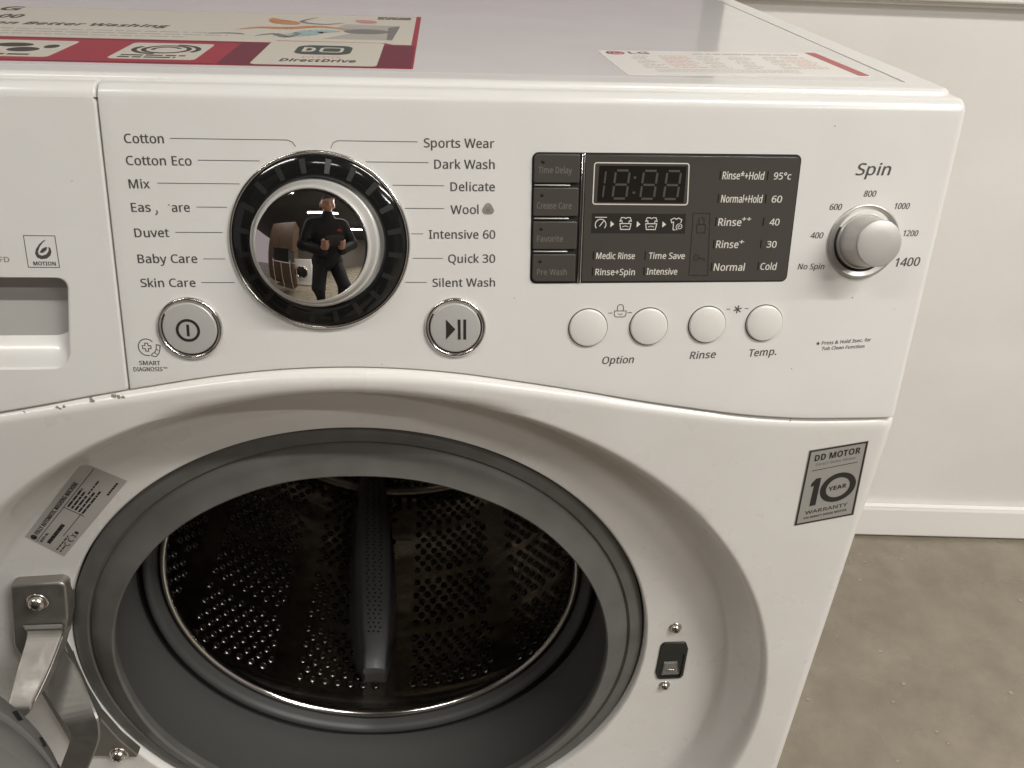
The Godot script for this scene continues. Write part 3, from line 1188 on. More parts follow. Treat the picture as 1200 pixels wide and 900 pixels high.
func dial(w: Node3D) -> void:
	var t := facing(-6.4, 93.0, 1.0)
	var b := MB.new(t)
	b.lathe(Vector3.ZERO, [[42.2, -1.0], [42.2, 0.5, 0], [42.0, 1.2, 0], [41.4, 1.7, 0], [40.8, 1.5, 0], [40.3, 0.9, 0], [40.2, 0.4, 0]], 120)
	var o := put("program_dial", b, "chrome", w, "round programme selector with black ring and mirror-bright domed knob")
	b = MB.new(t)
	b.lathe(Vector3.ZERO, [[40.4, 0.5], [39.6, 1.2, 0], [31.2, 3.6, 0], [30.2, 3.2, 0], [30.0, 1.0, 0]], 120)
	put("black_ring", b, "dial_black", o)
	for k in 20:
		var a := TAU * (k + 0.5) / 20.0
		var d := Vector3(cos(a), sin(a), 0)
		var s := Vector3(-sin(a), cos(a), 0)
		b = MB.new(t)
		var h := func(r): return 1.2 + (39.6 - r) / 8.4 * 2.4 + 0.05
		var q := [d * 32.2 - s * 1.15, d * 38.6 - s * 1.35, d * 38.6 + s * 1.35, d * 32.2 + s * 1.15]
		var z := Vector3(0, 0, 1)
		b.quad(q[0] + z * h.call(32.2), q[1] + z * h.call(38.6), q[2] + z * h.call(38.6), q[3] + z * h.call(32.2), -1)
		put("light_window", b, "dial_window", o)
	# knob: its axis stands a little off, as in the worn machine
	var kt := facing(-8.4, 92.8, 6.0)
	b = MB.new(kt)
	b.lathe(Vector3.ZERO, [[30.0, 1.0], [30.0, 3.4, 0], [29.5, 4.4, 0], [28.9, 4.8, 1], [28.2, 6.0, 1], [26.9, 11.0, 1], [26.2, 12.3, 1], [25.6, 12.7, 1], [25.1, 12.3, 2]], 120)
	put("knob_collar", b, "collar_silver", o)
	b = MB.new(kt * Transform3D(Basis.IDENTITY, Vector3(-0.8, -0.9, 0)))
	var prof := [[25.2, 11.8]]
	var R := 62.0
	var half := asin(24.9 / R)
	for k in 15:
		var a := half * (1.0 - k / 14.0)
		prof.append([R * sin(a), 12.6 + R * (cos(a) - cos(half)), 1 if k > 0 else 0])
	b.lathe(Vector3.ZERO, prof, 120)
	put("mirror_dome", b, "mirror_chrome", o)


func ring_button(w: Node3D, called: String, u: float, v: float, r: float, label: String) -> Node3D:
	var t := facing(u, v, 1.0)
	var b := MB.new(t)
	b.lathe(Vector3.ZERO, [[r, -0.5], [r, 0.5, 0], [r - 0.35, 1.3, 0], [r - 1.0, 1.75, 0], [r - 1.7, 1.5, 0], [r - 2.1, 0.7, 0], [r - 2.2, 0.0, 0]], 72)
	var o := put(called, b, "chrome", w, label)
	b = MB.new(t)
	b.lathe(Vector3.ZERO, [[r - 1.9, 0.12], [r - 3.2, 0.12]], 48)
	put("gap", b, "gap_black", o)
	b = MB.new(t)
	var c := r - 2.75
	b.lathe(Vector3.ZERO, [[c, 0.0], [c, 1.0, 0], [c - 0.15, 1.35, 0], [c - 0.5, 1.6, 0], [c * 0.75, 1.85, 1], [c * 0.45, 2.0, 1], [0.0, 2.1, 1]], 64)
	put("cap", b, "button_silver", o)
	return o


func round_buttons(w: Node3D) -> void:
	var o := ring_button(w, "power_button", -70.9, 51.2, 15.5, "round silver power button in chrome ring with a circled bar")
	var t := facing(-71.5, 50.6, 1.0)
	var b := MB.new(t)
	b.stroke(arc(Vector2.ZERO, 5.0, 5.0, 0, 360, 40).slice(0, 40), 1.25, 1.9, 2.2, true)
	b.stroke(poly([0.15, 2.9, -0.1, -2.9]), 1.25, 1.9, 2.22)
	put("power_symbol", b, "print_black", o)
	o = ring_button(w, "start_button", 56.9, 51.1, 15.2, "round silver start and pause button in chrome ring")
	t = facing(56.9, 50.6, 1.0)
	b = MB.new(t)
	b.prism(poly([-4.6, -5.1, 0.0, 0.0, -4.6, 5.0]), 1.9, 2.2)
	b.stroke(poly([1.8, 5.0, 1.9, -5.2]), 1.35, 1.9, 2.2)
	b.stroke(poly([4.6, 5.0, 4.6, -5.2]), 1.35, 1.9, 2.2)
	put("start_symbol", b, "print_black", o)


func option_buttons(w: Node3D) -> void:
	for q in [[123.3, 50.7, 10.0], [154.2, 51.2, 9.95], [184.2, 52.1, 9.8], [213.9, 52.8, 9.75]]:
		var t := facing(q[0], q[1])
		var r: float = q[2]
		var b := MB.new(t)
		b.lathe(Vector3.ZERO, [[r - 0.45, -0.5], [r - 0.45, 0.9, 0], [r - 0.6, 1.25, 0], [r - 1.0, 1.5, 0], [r * 0.7, 1.95, 1], [r * 0.4, 2.2, 1], [0.0, 2.35, 1]], 48)
		var o := put("option_button", b, "button_white", w)
		b = MB.new(t)
		b.lathe(Vector3.ZERO, [[r, -0.2], [r, 0.06, 0], [r - 0.7, 0.06, 1]], 48)
		put("gap", b, "gap_black", o)


func display(w: Node3D) -> void:
	var b := MB.new(panel_map)
	b.prism(rounded(poly([93.4, 73.2, 222.7, 74.3, 221.9, 135.9, 92.9, 135.4]), [3.0], 6), -0.5, 0.12)
	var o := put("display_panel", b, "gap_black", w, "smoked dark display panel with white wording and four side keys")
	b = MB.new(panel_map)
	b.prism(rounded(poly([118.9, 74.4, 222.0, 75.0, 221.2, 134.7, 118.1, 134.5]), [0.4, 2.4, 2.4, 0.4], 5), 0.0, 0.5, 0.18)
	put("smoked_window", b, "smoked_plastic", o)
	b = MB.new(panel_map)
	b.prism(poly([116.75, 73.9, 118.35, 73.9, 117.7, 135.1, 116.2, 135.1]), 0.0, 1.2, 0.4)
	put("chrome_strip", b, "chrome", o)
	# four side keys
	var keys := [["Time Delay", 93.7, 121.6, 134.6, 126.0, 95.8, 111.6], ["Crease Care", 93.9, 106.1, 119.4, 109.7, 95.6, 112.1], ["Favorite", 94.1, 90.3, 103.6, 94.0, 96.1, 108.7], ["Pre Wash", 94.3, 74.5, 87.9, 77.8, 96.6, 111.1]]
	for i in 4:
		var k = keys[i]
		b = MB.new(panel_map)
		b.prism(rounded(poly([k[1] + 0.1, k[2], 115.4, k[2] + 0.1, 115.2, k[3] + 0.1, k[1], k[3]]), [2.2 if i == 3 else 0.8, 0.8, 0.8, 2.2 if i == 0 else 0.8], 4), 0.0, 1.5, 0.4)
		var key := put("side_key", b, "key_plastic", o)
		var _k := key
		if i < 3:
			b = MB.new(panel_map)
			b.prism(rect(k[1] + 0.5, k[2] - 1.5, 111.2, k[2] - 0.75, 0.3, 3), 0.0, 1.3, 0.25)
			put("key_edge", b, "satin_silver", o)
		b = MB.new(panel_map)
		b.lathe(Vector3(98.0, k[3] - 3.4, 1.5), [[0.85, 0.0], [0.85, 0.08], [0.0, 0.08]], 14)
		put("key_lamp", b, "gap_black", o)
		b = MB.new(panel_map.translated_local(Vector3(0, 0, 1.5)))
		words(b, k[0], Vector2(k[5], k[4]), Vector2(k[6], k[4] + 0.05), 2.9)
		put("key_lettering", b, "print_dim", o)
	# digit window
	var glass := panel_map.translated_local(Vector3(0, 0, 0.5))
	b = MB.new(glass)
	b.stroke(rounded(poly([122.4, 111.9, 168.4, 111.9, 167.4, 131.1, 122.3, 131.0]), [1.2], 4), 0.5, 0.0, 0.12, true)
	put("window_outline", b, "print_white", o)
	b = MB.new(glass)
	b.prism(poly([124.4, 112.9, 166.4, 112.8, 166.4, 129.8, 124.6, 129.7]), 0.0, 0.05)
	put("digit_window", b, "window_black", o)
	var seg := MB.new(glass)
	seven(seg, 126.6, 1)
	for u in [131.2, 144.6, 155.9]:
		seven(seg, u, 7)
	for v in [124.4, 117.4]:
		seg.prism(rect(141.3, v - 0.5, 142.4, v + 0.5), 0.0, 0.1)
	put("digits", seg, "segment_off", o)
	b = MB.new(glass)
	b.prism(poly([122.2, 98.1, 168.4, 98.1, 168.0, 107.6, 122.3, 107.6]), 0.0, 0.05)
	put("icon_band", b, "icon_band", o)
	icons(o, glass)
	# faint child lock field
	b = MB.new(glass)
	b.stroke(poly([172.3, 77.6, 181.8, 77.4, 179.9, 108.0, 171.6, 108.0]), 0.35, 0.0, 0.06, true)
	b.stroke(poly([174.2, 98.5, 178.3, 98.5, 178.2, 102.6, 174.0, 102.6]), 0.4, 0.0, 0.06, true)
	b.stroke(rounded(poly([174.8, 102.6, 174.8, 105.8, 177.4, 105.8, 177.4, 102.6]), [0.0, 1.2, 1.2, 0.0], 4), 0.4, 0.0, 0.06)
	b.stroke(arc(Vector2(175.2, 86.4), 1.2, 1.5, 0, 360, 12), 0.4, 0.0, 0.06)
	b.stroke(poly([176.4, 86.2, 179.4, 85.6, 179.3, 84.3]), 0.4, 0.0, 0.06)
	put("lock_field", b, "icon_band", o)
	var texts := [["Medic Rinse", 125.4, 85.6, 144.4, 3.1], ["Time Save", 151.3, 85.7, 169.3, 3.1], ["Rinse+Spin", 125.4, 77.6, 145.0, 3.1], ["Intensive", 150.9, 77.9, 166.2, 3.1],
		["Rinse*+Hold", 184.1, 124.1, 204.3, 3.5], ["95°c", 209.2, 124.3, 217.6, 3.2], ["Normal+Hold", 184.6, 113.2, 204.8, 3.5], ["60", 209.6, 113.4, 214.6, 3.2], ["Rinse", 184.4, 102.0, 195.8, 3.6], ["++", 196.0, 104.1, 200.5, 2.6], ["40", 210.0, 102.4, 214.8, 3.2],
		["Rinse", 184.5, 91.2, 195.6, 3.6], ["+", 195.9, 93.0, 198.3, 2.6], ["30", 210.0, 91.5, 214.8, 3.2], ["Normal", 184.5, 79.9, 200.0, 3.6], ["Cold", 208.1, 80.4, 216.2, 3.4]]
	for q in texts:
		say(o, glass, q[0], q[1], q[2], q[3], q[2], q[4], "print_white", 0.06)
	for q in [[124.0, 85.5], [124.0, 77.5], [149.6, 85.6], [149.6, 77.8], [183.0, 124.1], [183.2, 113.3], [183.2, 102.2], [183.3, 91.3], [183.3, 80.1], [206.2, 124.2], [206.6, 113.4], [206.9, 102.4], [207.0, 91.6], [207.0, 80.5]]:
		b = MB.new(glass)
		b.prism(rect(q[0] - 0.28, q[1] - 0.3, q[0] + 0.28, q[1] + 3.8, 0.1, 1), 0.0, 0.06)
		put("lamp_slit", b, "window_black", o)


func seven(b: MB, u: float, kind: int) -> void:
	var w := 7.6
	var lo := 114.6
	var hi := 127.6
	var mid := 121.1
	var lean := 0.07
	var at := func(x: float, y: float) -> Vector2: return Vector2(u + x + (y - lo) * lean, y)
	if kind == 1:
		for s in [[lo + 0.6, mid - 0.5], [mid + 0.5, hi - 0.6]]:
			b.stroke(PackedVector2Array([at.call(0.4, s[0]), at.call(0.4, s[1])]), 0.75)
		return
	for x in [0.5, w - 0.5]:
		for s in [[lo + 0.9, mid - 0.7], [mid + 0.7, hi - 0.9]]:
			b.stroke(PackedVector2Array([at.call(x, s[0]), at.call(x, s[1])]), 0.95)
	for y in [lo, mid, hi]:
		b.stroke(PackedVector2Array([at.call(1.1, y), at.call(w - 1.1, y)]), 0.95)


func icons(o: Node3D, glass: Transform3D) -> void:
	for u in [132.3, 145.1, 157.7]:
		var b := MB.new(glass)
		b.prism(poly([u - 0.8, 101.0, u + 1.0, 102.5, u - 0.8, 104.0]), 0.0, 0.12)
		put("arrow_icon", b, "print_white", o)
	var g := MB.new(glass)
	g.stroke(arc(Vector2(126.7, 102.2), 2.6, 2.6, -40, 220, 18), 0.4, 0.0, 0.12)
	g.stroke(poly([126.2, 101.4, 128.3, 104.2]), 0.4, 0.0, 0.12)
	g.stroke(poly([123.9, 105.7, 129.6, 105.7]), 0.35, 0.0, 0.12)
	put("load_icon", g, "print_white", o)
	for u in [138.8, 151.4]:
		var b := MB.new(glass)
		b.stroke(poly([u - 2.7, 102.8, u - 2.2, 100.0, u + 2.2, 100.0, u + 2.7, 102.8]), 0.4, 0.0, 0.12, true)
		b.stroke(poly([u - 1.6, 102.9, u - 1.8, 104.2, u - 2.8, 103.9, u - 2.2, 105.6, u - 0.8, 105.7, u, 105.2, u + 0.8, 105.7, u + 2.2, 105.6, u + 2.8, 103.9, u + 1.8, 104.2, u + 1.6, 102.9]), 0.36, 0.0, 0.12)
		b.stroke(poly([u - 1.5, 101.2, u, 101.7, u + 1.5, 101.2]), 0.32, 0.0, 0.12)
		put("tub_icon", b, "print_white", o)
	var s := MB.new(glass)
	s.stroke(poly([162.3, 99.9, 162.3, 103.7, 161.4, 103.3, 160.9, 104.8, 162.6, 105.6, 163.6, 105.0, 164.6, 105.6, 166.3, 104.8, 165.8, 103.3]), 0.38, 0.0, 0.12)
	s.stroke(poly([162.3, 99.9, 163.6, 99.9]), 0.36, 0.0, 0.12)
	var sp := PackedVector2Array()
	for k in 26:
		var a := k * 0.42
		sp.append(Vector2(165.4, 101.4) + Vector2.from_angle(a) * (0.25 + a * 0.15))
	s.stroke(sp, 0.32, 0.0, 0.12)
	put("spin_icon", s, "print_white", o)


func spin_knob(w: Node3D) -> void:
	var t := facing(259.2, 94.6, 2.0)
	var b := MB.new(t)
	b.lathe(Vector3.ZERO, [[18.5, -0.5], [18.5, 0.3, 0], [18.2, 0.9, 0], [17.6, 1.15, 0], [16.8, 0.9, 0], [14.4, 0.0, 0]], 90)
	var o := put("spin_knob", b, "satin_silver", w, "small silver spin speed knob standing proud of the panel")
	b = MB.new(t)
	b.lathe(Vector3.ZERO, [[15.2, 0.25], [12.0, 0.25]], 60)
	put("gap", b, "gap_black", o)
	var kt := facing(259.0, 94.9, 6.0)
	b = MB.new(kt)
	b.lathe(Vector3.ZERO, [[13.8, -1.0], [13.8, 0.9, 0], [13.6, 1.5, 0], [13.1, 1.8, 0], [12.7, 1.6, 1], [12.5, 1.9, 2], [11.3, 15.2, 2], [11.15, 15.7, 3], [10.75, 16.05, 3], [10.3, 16.15, 4], [5.0, 16.35, 4], [0.0, 16.4, 4]], 80)
	put("knob_cap", b, "knob_silver", o)


func latch(w: Node3D) -> void:
	var t := Transform3D(Basis(Vector3.RIGHT * 0.001, Vector3.UP * 0.001, Vector3.BACK * 0.001), Vector3(0.2094, 0.4622, RECESS))
	var outline := rounded(poly([-8.0, -19.0, 8.8, -19.0, 10.4, -16.0, 9.9, 12.0, 7.2, 19.2, -8.6, 19.2, -10.2, 16.0, -10.4, -12.0]), [2.2], 4)
	var hole := rounded(poly([-6.6, -16.8, 7.6, -16.8, 8.4, -14.0, 7.9, 7.4, 6.4, 8.4, -6.6, 8.4, -7.6, 7.2, -7.8, -14.0]), [1.5], 4)
	var b := MB.new(t)
	var list := [MB.lift(outline, -0.5), MB.lift(outline, 0.6), MB.lift(MB.inset(outline, 0.5), 1.1), MB.lift(hole, 1.1), MB.lift(hole, 0.4), MB.lift(hole, 0.1)]
	b.rings(list, true, [1, 2, 3, 4, 4])
	b.cap(hole, 0.15)
	var o := put("door_latch", b, "latch_black", w, "black plastic door lock socket with a grey tongue")
	b = MB.new(t)
	var foot := poly([-6.8, -15.8, 7.6, -15.4, 4.2, -1.0, -6.0, -1.0])
	var crest := poly([-5.6, -13.2, 6.2, -13.0, 3.0, -1.6, -5.0, -1.6])
	b.rings([MB.lift(foot, 0.1), MB.lift(crest, 1.7)], true, [-1, -1])
	b.cap(crest, 1.7)
	b.prism(rect(-3.4, -9.0, 2.6, -7.4, 0.5, 3), 1.6, 2.3, 0.35)
	put("lock_tongue", b, "tongue_grey", o)
	screw(o, Vector3(0.2072, 0.4956, RECESS), 0.0036)
	screw(o, Vector3(0.2076, 0.4357, RECESS), 0.0033)


func screw(parent: Node3D, at: Vector3, r: float) -> void:
	var b := MB.new(Transform3D(Basis.IDENTITY, at))
	b.lathe(Vector3.ZERO, [[r * 1.25, 0.0], [r * 1.25, r * 0.12, 0], [r, r * 0.2, 0], [r * 0.95, r * 0.5, 1], [r * 0.7, r * 0.85, 1], [r * 0.3, r * 1.0, 1], [r * 0.22, r * 0.75, 2], [0.0, r * 0.6, 2]], 20)
	put("screw", b, "screw_metal", parent)
	b = MB.new(Transform3D(Basis(Vector3.BACK, 0.5), at))
	b.stroke(PackedVector2Array([Vector2(-r * 0.5, 0), Vector2(r * 0.5, 0)]), r * 0.2, r * 0.7, r * 0.98)
	b.stroke(PackedVector2Array([Vector2(0, -r * 0.5), Vector2(0, r * 0.5)]), r * 0.2, r * 0.7, r * 0.985)
	put("screw_recess", b, "gap_black", parent)


func strap(b: MB, path: Array, thick: float) -> void:
	# path: [left edge, right edge] pairs of a bent metal strip with thickness
	var top := []
	var fine := []
	for i in path.size() - 1:
		for k in 6:
			var pair := []
			for e in 2:
				var p0: Vector3 = path[i][e]
				pair.append(p0.cubic_interpolate(path[i + 1][e], path[maxi(i - 1, 0)][e], path[mini(i + 2, path.size() - 1)][e], k / 6.0))
			fine.append(pair)
	fine.append(path[-1])
	path = fine
	for i in path.size():
		var a: Vector3 = path[i][0]
		var c: Vector3 = path[i][1]
		var p0: Vector3 = (path[maxi(i - 1, 0)][0] + path[maxi(i - 1, 0)][1]) / 2.0
		var p1: Vector3 = (path[mini(i + 1, path.size() - 1)][0] + path[mini(i + 1, path.size() - 1)][1]) / 2.0
		var n := (c - a).cross(p1 - p0).normalized()
		if n.z < 0.0: n = -n
		n *= thick
		var across := (c - a).normalized() * thick * 0.35
		top.append(PackedVector3Array([a, a + n * 0.65, a + n + across, c + n - across, c + n * 0.65, c, c - n * 0.1, a - n * 0.1]))
	b.rings(top, true, range(path.size()).map(func(_i): return -1))
	for e in [0, path.size() - 1]:
		var r: PackedVector3Array = top[e]
		for k in range(1, 7):
			b.tri(r[0], r[k], r[k + 1], -1)


func hinge_and_door(w: Node3D) -> void:
	var b := MB.new()
	# upper mounting plate with its raised rim
	var plate := rounded(poly([-0.2200, 0.4940, -0.196, 0.4940, -0.1830, 0.530, -0.1772, 0.5606, -0.2098, 0.5590, -0.2215, 0.508]), [0.004, 0.004, 0.02, 0.004, 0.004, 0.01], 5)
	b.prism(plate, RECESS - 0.004, -0.0225, 0.0013)
	var o := put("door_hinge", b, "hinge_metal", w, "bent sheet metal door hinge screwed beside the opening")
	b = MB.new()
	strap(b, [[Vector3(-0.2110, 0.5240, -0.0222), Vector3(-0.1870, 0.5240, -0.0222)], [Vector3(-0.2085, 0.5235, -0.0195), Vector3(-0.1865, 0.5235, -0.0195)], [Vector3(-0.2055, 0.5225, -0.0140), Vector3(-0.1855, 0.5225, -0.0140)], [Vector3(-0.2065, 0.5140, 0.0020), Vector3(-0.1885, 0.5140, 0.0020)], [Vector3(-0.2072, 0.5050, 0.0180), Vector3(-0.1935, 0.5045, 0.0180)], [Vector3(-0.2085, 0.5020, 0.0205), Vector3(-0.1945, 0.5010, 0.0205)], [Vector3(-0.2150, 0.4960, 0.0215), Vector3(-0.2030, 0.4930, 0.0215)]], 0.0022)
	var arm := put("upper_arm", b, "hinge_metal", o)
	b = MB.new()
	strap(b, [[Vector3(-0.1862, 0.5225, -0.0150), Vector3(-0.1842, 0.5225, -0.0235)], [Vector3(-0.1892, 0.5138, 0.0010), Vector3(-0.1868, 0.5138, -0.0100)], [Vector3(-0.1942, 0.5043, 0.0170), Vector3(-0.1912, 0.5043, 0.0050)]], 0.0012)
	put("flange", b, "hinge_metal", arm)
	# long plate that follows the gasket down to the lower screw
	var low := rounded(poly([-0.2120, 0.3880, -0.1700, 0.3830, -0.1805, 0.4050, -0.1883, 0.4300, -0.1920, 0.4550, -0.1935, 0.4800, -0.1930, 0.5060, -0.2080, 0.5060, -0.2200, 0.4600]), [0.006, 0.002, 0.0, 0.0, 0.0, 0.0, 0.004, 0.006, 0.03], 6)
	b = MB.new()
	b.prism(low, RECESS - 0.003, -0.0262, 0.0008)
	put("lower_plate", b, "hinge_metal", o)
	b = MB.new()
	strap(b, [[Vector3(-0.2140, 0.5050, -0.0235), Vector3(-0.1960, 0.5080, -0.0235)], [Vector3(-0.2060, 0.4960, -0.0100), Vector3(-0.1800, 0.5040, -0.0100)], [Vector3(-0.1840, 0.4860, 0.0140), Vector3(-0.1620, 0.4920, 0.0140)], [Vector3(-0.1780, 0.4800, 0.0190), Vector3(-0.1590, 0.4850, 0.0190)], [Vector3(-0.1800, 0.4700, 0.0205), Vector3(-0.1625, 0.4700, 0.0205)], [Vector3(-0.1930, 0.4420, 0.0205), Vector3(-0.1760, 0.4410, 0.0205)], [Vector3(-0.2050, 0.4100, 0.0205), Vector3(-0.1900, 0.4090, 0.0205)]], 0.0028)
	put("lower_arm", b, "hinge_metal", o)
	screw(o, Vector3(-0.1966, 0.5460, -0.0220), 0.0052)
	screw(o, Vector3(-0.1834, 0.3885, -0.0262), 0.0052)
	# open door: a round grey frame swung far to the left
	var turn := Basis(Vector3.UP, deg_to_rad(-150.0))
	var t := Transform3D(turn, Vector3(-0.175, 0.487, 0.050)) * Transform3D(Basis.IDENTITY, Vector3(0.205, 0, 0))
	b = MB.new(t)
	b.lathe(Vector3.ZERO, [[0.0, 0.012, 0], [0.180, 0.010, 0], [0.204, 0.006, 0], [0.2085, 0.000, 1], [0.2085, -0.012, 1], [0.2070, -0.014, 2], [0.2070, -0.017, 2], [0.2085, -0.019, 3], [0.2080, -0.028, 3], [0.2050, -0.032, 3], [0.1980, -0.033, 4], [0.1960, -0.036, 4], [0.1840, -0.037, 4], [0.1820, -0.033, 5], [0.1600, -0.031, 5], [0.1560, -0.040, 6], [0.150, -0.044, 6]], 120)
	var d := put("door", b, "door_grey", w, "open round door with a grey plastic inner frame")
	for k in 12:
		var a := PI + (k - 5.5) * 0.13
		b = MB.new(t * Transform3D(Basis(Vector3.BACK, a), Vector3.ZERO) * Transform3D(Basis(Vector3.UP, PI), Vector3.ZERO))
		b.box(Vector3(-0.1935, -0.0045, 0.0365), Vector3(-0.1870, 0.0045, 0.0375))
		put("frame_slot", b, "gap_black", d)
		b = MB.new(t * Transform3D(Basis(Vector3.BACK, a + 0.05), Vector3.ZERO) * Transform3D(Basis(Vector3.UP, PI / 2), Vector3(0.2072, 0, 0)))
		b.prism(poly([0.0025, 0.0, 0.006, -0.0045, 0.0095, 0.0, 0.006, 0.0045]), 0.0, 0.0019)
		put("rim_slot", b, "gap_black", d)
	b = MB.new(t)
	b.lathe(Vector3.ZERO, [[0.151, -0.042], [0.140, -0.070], [0.115, -0.095], [0.06, -0.108], [0.0, -0.111]], 64)
	put("glass_bowl", b, "window_black", d)


# ======================================================= stickers
func on_front(c: PackedVector2Array, w_mm: float, h_mm: float) -> Callable:
	# corners top-left, top-right, bottom-right, bottom-left on the front plate; millimetres of the sticker -> place
	return func(p: Vector3) -> Vector3:
		var f := p.x / w_mm
		var g := p.y / h_mm
		var q := c[3].lerp(c[2], f).lerp(c[0].lerp(c[1], f), g)
		return Vector3(q.x, q.y, front_z(q.x, q.y) + p.z * 0.001)


func patch(warp: Callable, x0: float, y0: float, x1: float, y1: float, h: float, nx := 8, ny := 16) -> MB:
	var b := MB.new()
	b.bend = warp
	for i in nx:
		for j in ny:
			var a := Vector3(lerpf(x0, x1, float(i) / nx), lerpf(y0, y1, float(j) / ny), h)
			var c := Vector3(lerpf(x0, x1, float(i + 1) / nx), lerpf(y0, y1, float(j + 1) / ny), h)
			b.quad(a, Vector3(c.x, a.y, h), c, Vector3(a.x, c.y, h), 0)
	return b


func bars(b: MB, rng: RandomNumberGenerator, x0: float, x1: float, y: float, h: float, z: float, gap := 0.5) -> void:
	# a line of small print too fine to read
	var x := x0
	while x < x1:
		var l := minf(rng.randf_range(0.8, 3.2) * h * 1.5, x1 - x)
		b.stroke(PackedVector2Array([Vector2(x, y), Vector2(x + l, y)]), h, 0.0, z)
		x += l + gap * h * 1.6


func stickers(w: Node3D) -> void:
	var rng := RandomNumberGenerator.new()
	rng.seed = 77
	# --- silver motor warranty sticker, stuck on a little askew
	var dd := on_front(PackedVector2Array([Vector2(0.2508, 0.6672), Vector2(0.2832, 0.6733), Vector2(0.2884, 0.6200), Vector2(0.2541, 0.6124)]), 33.5, 54.5)
	var o := put("warranty_sticker", patch(dd, 0, 0, 33.5, 54.5, 0.15), "sticker_silver", w, "silver ten year motor warranty sticker at the right edge")
	var up := func(h: float) -> Callable: return func(p: Vector3) -> Vector3: return dd.call(p + Vector3(0, 0, h))
	var b := MB.new()
	b.bend = dd
	b.stroke(poly([0.9, 0.9, 32.6, 0.9, 32.6, 53.6, 0.9, 53.6]), 1.0, 0.1, 0.25, true)
	b.stroke(poly([4.0, 39.5, 29.5, 40.4]), 0.35, 0.1, 0.25)
	put("border", b, "print_black", o)
	var s: Callable = up.call(0.15)
	say(o, s, "DD MOTOR", 4.2, 46.2, 29.8, 46.6, 4.2, "print_black", 0.0, "bold")
	say(o, s, "Direct Drive Motor", 5.6, 42.6, 28.2, 43.0, 1.9, "print_faded")
	b = MB.new()
	b.bend = dd
	b.prism(poly([6.6, 13.4, 10.0, 13.5, 10.2, 33.4, 7.4, 33.3, 5.2, 30.2, 5.2, 27.8, 6.9, 28.4]), 0.1, 0.25)
	var ring := PackedVector2Array()
	b.stroke(arc(Vector2(21.0, 24.0), 8.3, 8.9, 0, 360, 44).slice(0, 44), 3.4, 0.1, 0.25, true)
	put("numeral", b, "print_black", o)
	var _r := ring
	say(o, s, "YEAR", 15.9, 22.4, 25.9, 22.9, 2.9, "print_black", 0.0, "bold")
	say(o, s, "WARRANTY", 5.0, 7.4, 28.6, 8.2, 2.6, "print_grey")
	say(o, s, "ON DIRECT DRIVE MOTOR", 4.8, 3.9, 28.8, 4.6, 1.5, "print_grey", 0.0, "bold")
	# --- grey rating plate, running up the recess; its own x axis climbs the plate
	var rp := on_front(PackedVector2Array([Vector2(-0.1955, 0.5910), Vector2(-0.1505, 0.6448), Vector2(-0.1290, 0.6310), Vector2(-0.1773, 0.5747)]), 70.0, 25.5)
	o = put("rating_plate", patch(rp, 0, 0, 70.0, 25.5, 0.15, 24, 10), "sticker_grey", w, "small grey rating plate stuck aslant in the recess")
	var s2 := func(p: Vector3) -> Vector3: return rp.call(p + Vector3(0, 0, 0.15))
	say(o, s2, "FULLY AUTOMATIC WASHING MACHINE", 6.0, 20.0, 54.5, 20.0, 2.6, "print_black", 0.0, "bold")
	b = MB.new()
	b.bend = s2
	b.lathe(Vector3(3.2, 21.2, 0), [[1.9, 0.0], [1.9, 0.12], [0.0, 0.12]], 16)
	b.stroke(poly([1.0, 18.4, 69.0, 18.4]), 0.35)
	b.stroke(poly([34.0, 18.4, 34.0, 6.0]), 0.35)
	b.stroke(poly([14.0, 8.2, 40.0, 8.2]), 0.35)
	put("plate_rules", b, "print_black", o)
	say(o, s2, "MODEL No.", 2.2, 15.6, 11.0, 15.6, 1.6)
	b = MB.new()
	b.bend = s2
	for k in 2:
		bars(b, rng, 4.0, 22.0, 11.8 + k * 1.1, 1.1, 0.1, 0.1)
	for k in 5:
		bars(b, rng, 35.5, rng.randf_range(46.0, 58.0), 16.6 - k * 2.2, 1.15, 0.1, 0.3)
	bars(b, rng, 50.0, 62.0, 12.2, 0.9, 0.1)
	bars(b, rng, 2.0, 16.0, 6.0, 0.8, 0.1)
	bars(b, rng, 55.0, 66.0, 3.4, 1.1, 0.1, 0.15)
	bars(b, rng, 2.0, 8.0, 3.6, 0.8, 0.1)
	put("fine_print", b, "print_black", o)
	b = MB.new()
	b.bend = s2
	b.stroke(arc(Vector2(10.0, 3.4), 1.5, 1.5, 60, 300, 12), 0.45)
	b.stroke(arc(Vector2(14.0, 3.4), 1.5, 1.5, 60, 300, 12), 0.45)
	b.stroke(poly([12.6, 3.4, 13.9, 3.4]), 0.4)
	b.stroke(poly([16.8, 1.8, 18.6, 5.0]), 0.4)
	b.stroke(poly([18.6, 1.8, 16.8, 5.0]), 0.4, 0.0, 0.11)
	b.prism(rect(19.6, 2.2, 21.4, 4.4), 0.0, 0.1)
	put("approval_mark", b, "print_black", o)
	# --- big banner on the top board: millimetres from its right front corner, x to the left negative
	var top := Transform3D(Basis(Vector3.RIGHT * 0.001, Vector3.FORWARD * 0.001, Vector3.UP * 0.001), Vector3(0.037, 0.85, -0.0640))
	b = MB.new(top)
	b.prism(rect(-300, 0, 0.6, 174, 1.2, 3), 0.0, 0.14)
	o = put("banner_sticker", b, "banner_red", w, "wide cream and red advertising banner stuck on the top board")
	b = MB.new(top)
	b.prism(poly([-299, 64.5, -77.5, 64.5, -75.0, 71.0, -17.0, 70.0, -12.5, 65.5, -2.4, 65.5, -2.4, 173.2, -299, 173.2]), 0.1, 0.2)
	put("cream_field", b, "sticker_cream", o)
	b = MB.new(top)
